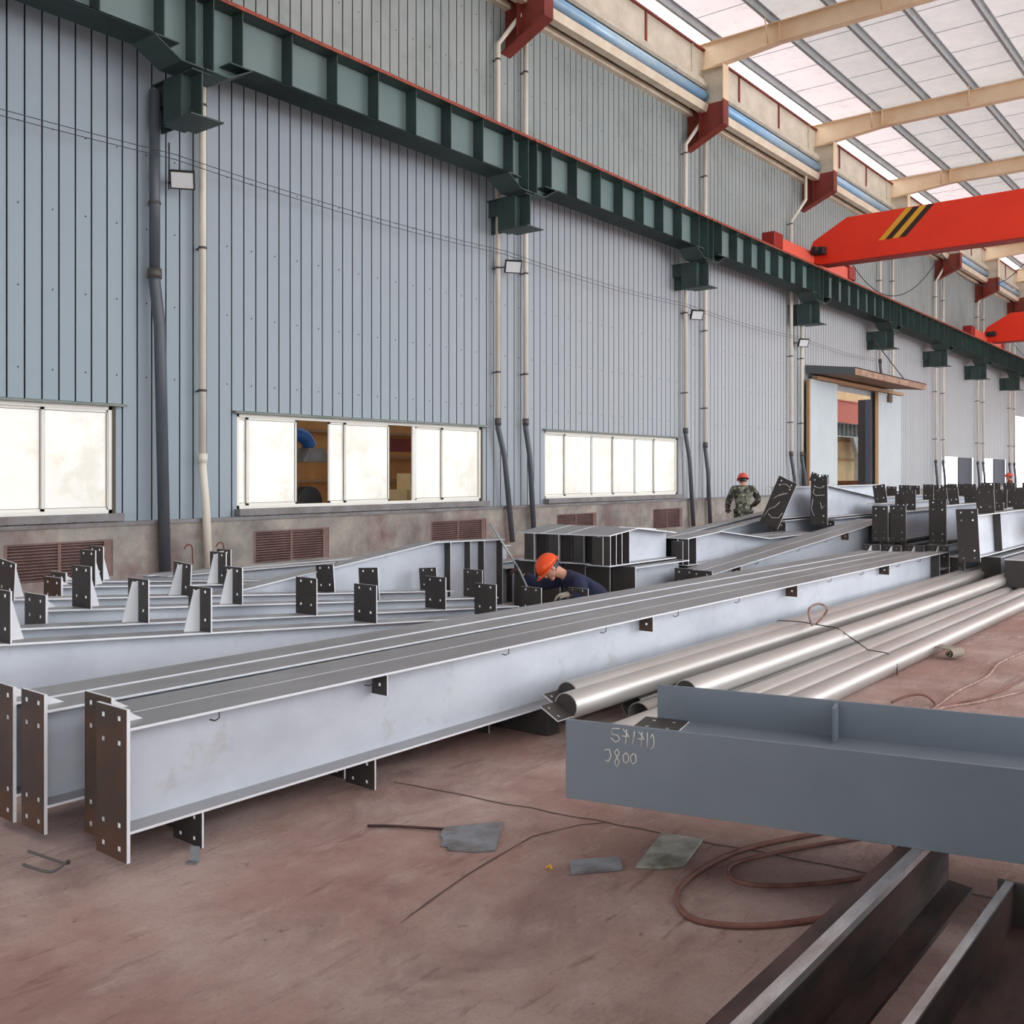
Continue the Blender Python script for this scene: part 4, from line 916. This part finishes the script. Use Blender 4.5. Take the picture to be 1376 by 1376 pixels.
def helmet(parent, c, axis, face, m):
    """hard hat: dome with brim and ridge; axis = up of the head, face = forward"""
    a = Vector(axis).normalized(); f = (Vector(face)-a*Vector(face).dot(a)).normalized(); r_ = f.cross(a)
    rot = Matrix((r_, f, a)).transposed().to_4x4(); mt = Matrix.Translation(c) @ rot
    b = MB(); n = 28; rings = 9; vs = []; fs = []
    for i in range(rings+1):
        ph = math.pi/2*i/rings
        for k in range(n):
            th = 2*math.pi*k/n
            rr = math.cos(ph); ridge = 1+.05*max(0, 1-abs(math.cos(th))*5)*math.sin(ph*2)
            vs.append((.118*rr*math.cos(th)*ridge, .142*rr*math.sin(th)*ridge, .125*math.sin(ph)+(.008 if abs(math.cos(th)) < .2 else 0)*math.sin(ph)))
    for i in range(rings):
        for k in range(n): fs.append((i*n+k, i*n+(k+1) % n, (i+1)*n+(k+1) % n, (i+1)*n+k))
    b.add(vs, fs, 0, True)
    v = []
    for k in range(n):
        th = 2*math.pi*k/n; v.append((.118*math.cos(th), .142*math.sin(th), 0)); 
    for k in range(n):
        th = 2*math.pi*k/n; ex = .014+(.045*max(0, math.sin(th))**2)
        v.append(((.118+ex*.7)*math.cos(th), (.142+ex)*math.sin(th), -.012-.01*max(0, math.sin(th))))
    b.add(v, [(k, k+n, (k+1) % n+n, (k+1) % n) for k in range(n)], 0, True)
    o = b.build('hard_hat', m, parent, mtx=mt); md = o.modifiers.new('s', 'SOLIDIFY'); md.thickness = .004
    return o
def hand_nodes(w, d, up, side, scale=1.0, curl=.5):
    """palm from wrist w along d, five fingers curling towards -up; returns nodes/edges"""
    d = Vector(d).normalized(); u = (Vector(up)-d*Vector(up).dot(d)).normalized(); s_ = d.cross(u)*side; w = Vector(w)
    N = {'w': (tuple(w), .026*scale), 'p': (tuple(w+d*.05*scale), (.034*scale, .018*scale))}; E = [('w','p')]
    for i, (off, ln) in enumerate([(-.03,.062),(-.01,.075),(.011,.070),(.030,.055)]):
        b0 = w+d*.085*scale+s_*off*scale
        p1 = b0+(d*math.cos(curl)-u*math.sin(curl))*ln*.55*scale; p2 = p1+(d*math.cos(curl*2.2)-u*math.sin(curl*2.2))*ln*.5*scale
        N['k%d' % i] = (tuple(b0), .011*scale); N['a%d' % i] = (tuple(p1), .0095*scale); N['b%d' % i] = (tuple(p2), .008*scale)
        E += [('p','k%d' % i), ('k%d' % i,'a%d' % i), ('a%d' % i,'b%d' % i)]
    t0 = w+d*.035*scale-s_*.032*scale; t1 = t0+(d*.7-s_*.6-u*.3)*.038*scale; t2 = t1+(d*.9-u*.5)*.03*scale
    N['t0'] = (tuple(t0), .013*scale); N['t1'] = (tuple(t1), .011*scale); N['t2'] = (tuple(t2), .009*scale)
    E += [('w','t0'), ('t0','t1'), ('t1','t2')]
    return N, E
BE = [('pel','sp1'),('sp1','ch'),('ch','nk'),('nk','hd'),('hd','hd2'),('ch','shL'),('shL','elL'),('elL','wrL'),('ch','shR'),('shR','elR'),('elR','wrR'),
      ('pel','hpL'),('hpL','knL'),('knL','anL'),('anL','toL'),('pel','hpR'),('hpR','knR'),('knR','anR'),('anR','toR')]
RB = dict(pel=(.125,.085), sp1=(.115,.08), ch=(.125,.085), nk=.052, hd=(.070,.080), hd2=(.062,.072), shL=.062, elL=.042, wrL=.028, shR=.062, elR=.042, wrR=.028,
          hpL=.088, knL=.058, anL=.040, toL=.036, hpR=.088, knR=.058, anR=.040, toR=.036)
def person(label, loc, rz, J, jacket, trousers, hat, hataxis, face, gloves, hands):
    t = thing('person', label, 'person', loc, rz)
    J = {k: Vector(v) for k, v in J.items()}
    nodes = {k: (tuple(J[k]), RB[k]) for k in RB}
    a = Vector(hataxis).normalized(); f = (Vector(face)-a*Vector(face).dot(a)).normalized(); r_ = f.cross(a)
    rot = Matrix((r_, f, a)).transposed().to_4x4()
    c = (J['hd']+J['hd2'])/2
    P_ = lambda x, y, z: c+r_*x+f*y+a*z
    extra = [(P_(0,.005,.0), .074,.092,.108, rot), (P_(0,.096,-.018), .013,.020,.022, rot), (P_(-.078,0,-.01), .010,.020,.030, rot), (P_(.078,0,-.01), .010,.020,.030, rot),
             (P_(0,.082,-.058), .026,.012,.008, rot), (P_(0,.062,-.092), .030,.028,.022, rot), (P_(-.03,.082,.012), .014,.010,.008, rot), (P_(.03,.082,.012), .014,.010,.008, rot)]
    skin_mesh('body', nodes, BE, M_skin, t, 'pel', extra=extra)
    hb = MB()
    for s_ in (-1, 1):
        hb.tube([tuple(P_(s_*.03-.012,.092,.006)), tuple(P_(s_*.03+.012,.092,.006))], .004, 6); hb.tube([tuple(P_(s_*.03-.018,.090,.028)), tuple(P_(s_*.03+.018,.090,.028))], .004, 6)
    hb.build('eyes_and_brows', M_lampb, t)
    hair = MB(); n = 16; vs = []
    for i in range(6):
        ph = R(-35)+R(125)*i/5
        for k in range(n):
            th = 2*math.pi*k/n
            q = P_(.080*math.cos(ph)*math.cos(th), -.012+.096*math.cos(ph)*math.sin(th)*(1 if math.sin(th) < 0 or ph > R(30) else .6), .012+.112*math.sin(ph)); vs.append(tuple(q))
    hair.add(vs, [(i*n+k, i*n+(k+1) % n, (i+1)*n+(k+1) % n, (i+1)*n+k) for i in range(5) for k in range(n)], 0, True); hair.build('hair', M_lampb, t)
    jn = {k: (nodes[k][0], tuple(x+(.045 if k in ('pel','sp1','ch') else .030) for x in (RB[k] if isinstance(RB[k], tuple) else (RB[k],)*2))) for k in ('pel','sp1','ch','shL','elL','wrL','shR','elR','wrR')}
    hem = J['pel']+(J['pel']-J['sp1']).normalized()*.07; jn['hem'] = (tuple(hem), (.168,.125))
    nk = J['ch'].lerp(J['nk'], .85); jn['co'] = (tuple(nk), .075)
    skin_mesh('jacket', jn, [e for e in BE if e[0] in jn and e[1] in jn]+[('ch','co'),('pel','hem')], jacket, t, 'pel')
    tn = {k: (nodes[k][0], tuple(x+.026 for x in (RB[k] if isinstance(RB[k], tuple) else (RB[k],)*2))) for k in ('pel','hpL','knL','anL','hpR','knR','anR')}
    skin_mesh('trousers', tn, [e for e in BE if e[0] in tn and e[1] in tn], trousers, t, 'pel')
    for s_ in 'LR':
        an, to = J['an'+s_], J['to'+s_]
        sn = {'a': (tuple(an), .052), 'b': (tuple(an.lerp(to, .5)+Vector((0,0,-.005))), .050), 'c': (tuple(to), .046)}
        skin_mesh('shoe', sn, [('a','b'),('b','c')], M_lampb, t, 'a')
    helmet(t, P_(0,-.002,.035), a, f, hat)
    for (s_, side, d, up, curl) in hands:
        N, E = hand_nodes(J['wr'+s_], d, up, side, 1.25, curl)
        skin_mesh('glove', N, E, gloves[s_], t, 'w')
    return t
person('kneeling worker in navy jacket and orange hard hat bending over the beams', (6.56,8.50,0), TH, dict(
    pel=(.56,.06,.28), sp1=(.46,.03,.43), ch=(.29,.0,.55), nk=(.12,-.025,.638), hd=(.02,-.04,.672), hd2=(-.05,-.045,.715),
    shR=(.27,-.18,.55), elR=(.35,-.30,.36), wrR=(.19,-.30,.44), shL=(.14,.18,.57), elL=(-.12,.20,.48), wrL=(-.30,.14,.61),
    hpL=(.50,.14,.17), knL=(.12,.14,.08), anL=(.52,.20,.07), toL=(.66,.20,.05), hpR=(.52,-.04,.17), knR=(.14,-.06,.08), anR=(.54,-.08,.07), toR=(.68,-.08,.05)),
    M_navyc, M_navyc, M_hat, (-.72,-.1,.68), (-.62,-.35,-.70), {'R': M_glove, 'L': M_dglove},
    [('R', 1, (-.9,.1,.05), (0,0,1), .6), ('L', -1, (-.8,-.2,.5), (0,0,1), 1.0)])
b = MB(); b.tube([(6.56-.65*.782-.10*.623, 8.50-.65*.623+.10*.782, 1.16), (6.56-.35*.782-.10*.623, 8.50-.35*.623+.10*.782, .68)], .011, 8)
b.tube(smooth([(6.56-.35*.782-.10*.623, 8.50-.35*.623+.10*.782, .68), (6.56-.30*.782-.06*.623, 8.50-.30*.623+.06*.782, .58), (6.56-.26*.782-.04*.623, 8.50-.26*.623+.04*.782, .48), (6.56-.30*.782-.02*.623, 8.50-.30*.623+.02*.782, .42)]), .010, 8)
tag(b.build('cutting_torch', M_galv), 'long thin metal torch held in the raised glove of the kneeling worker', 'torch')
person('standing worker in camouflage jacket and red hard hat seen from behind', (3.57,19.5,0), TH, dict(
    pel=(-.04,.0,.92), sp1=(-.04,.03,1.08), ch=(-.02,.08,1.30), nk=(.0,.12,1.45), hd=(.0,.15,1.53), hd2=(.0,.16,1.58),
    shL=(-.22,.08,1.35), elL=(-.33,.10,1.08), wrL=(-.30,.28,.92), shR=(.19,.08,1.36), elR=(.34,.13,1.13), wrR=(.26,.34,1.0),
    hpL=(-.13,0,.86), knL=(-.16,.06,.48), anL=(-.17,.0,.09), toL=(-.18,.15,.05), hpR=(.07,0,.86), knR=(.10,.05,.48), anR=(.12,.0,.09), toR=(.13,.15,.05)),
    M_camo, M_camo, M_hatr, (.0,.25,.97), (.05,1,-.25), {'R': M_dglove, 'L': M_dglove},
    [('R', 1, (-.2,.9,-.1), (0,0,1), .6), ('L', -1, (.2,.9,-.1), (0,0,1), .6)])
person('distant worker in dark red jacket and red hard hat at the far right edge', (3.7,43.6,0), TH+1.0, dict(
    pel=(0,.0,.92), sp1=(0,.03,1.08), ch=(0,.04,1.30), nk=(.0,.05,1.45), hd=(.0,.07,1.53), hd2=(.0,.08,1.58),
    shL=(-.20,.04,1.36), elL=(-.28,.06,1.10), wrL=(-.2,.24,1.02), shR=(.20,.04,1.36), elR=(.28,.06,1.10), wrR=(.2,.24,1.02),
    hpL=(-.1,0,.86), knL=(-.11,.03,.48), anL=(-.12,.0,.09), toL=(-.13,.15,.05), hpR=(.1,0,.86), knR=(.11,.03,.48), anR=(.12,.0,.09), toR=(.13,.15,.05)),
    M_brownc, M_navyc, M_hatr, (.0,.1,1), (0,1,-.1), {'R': M_glove, 'L': M_glove},
    [('R', 1, (-.3,.9,0), (0,0,1), .6), ('L', -1, (.3,.9,0), (0,0,1), .6)])
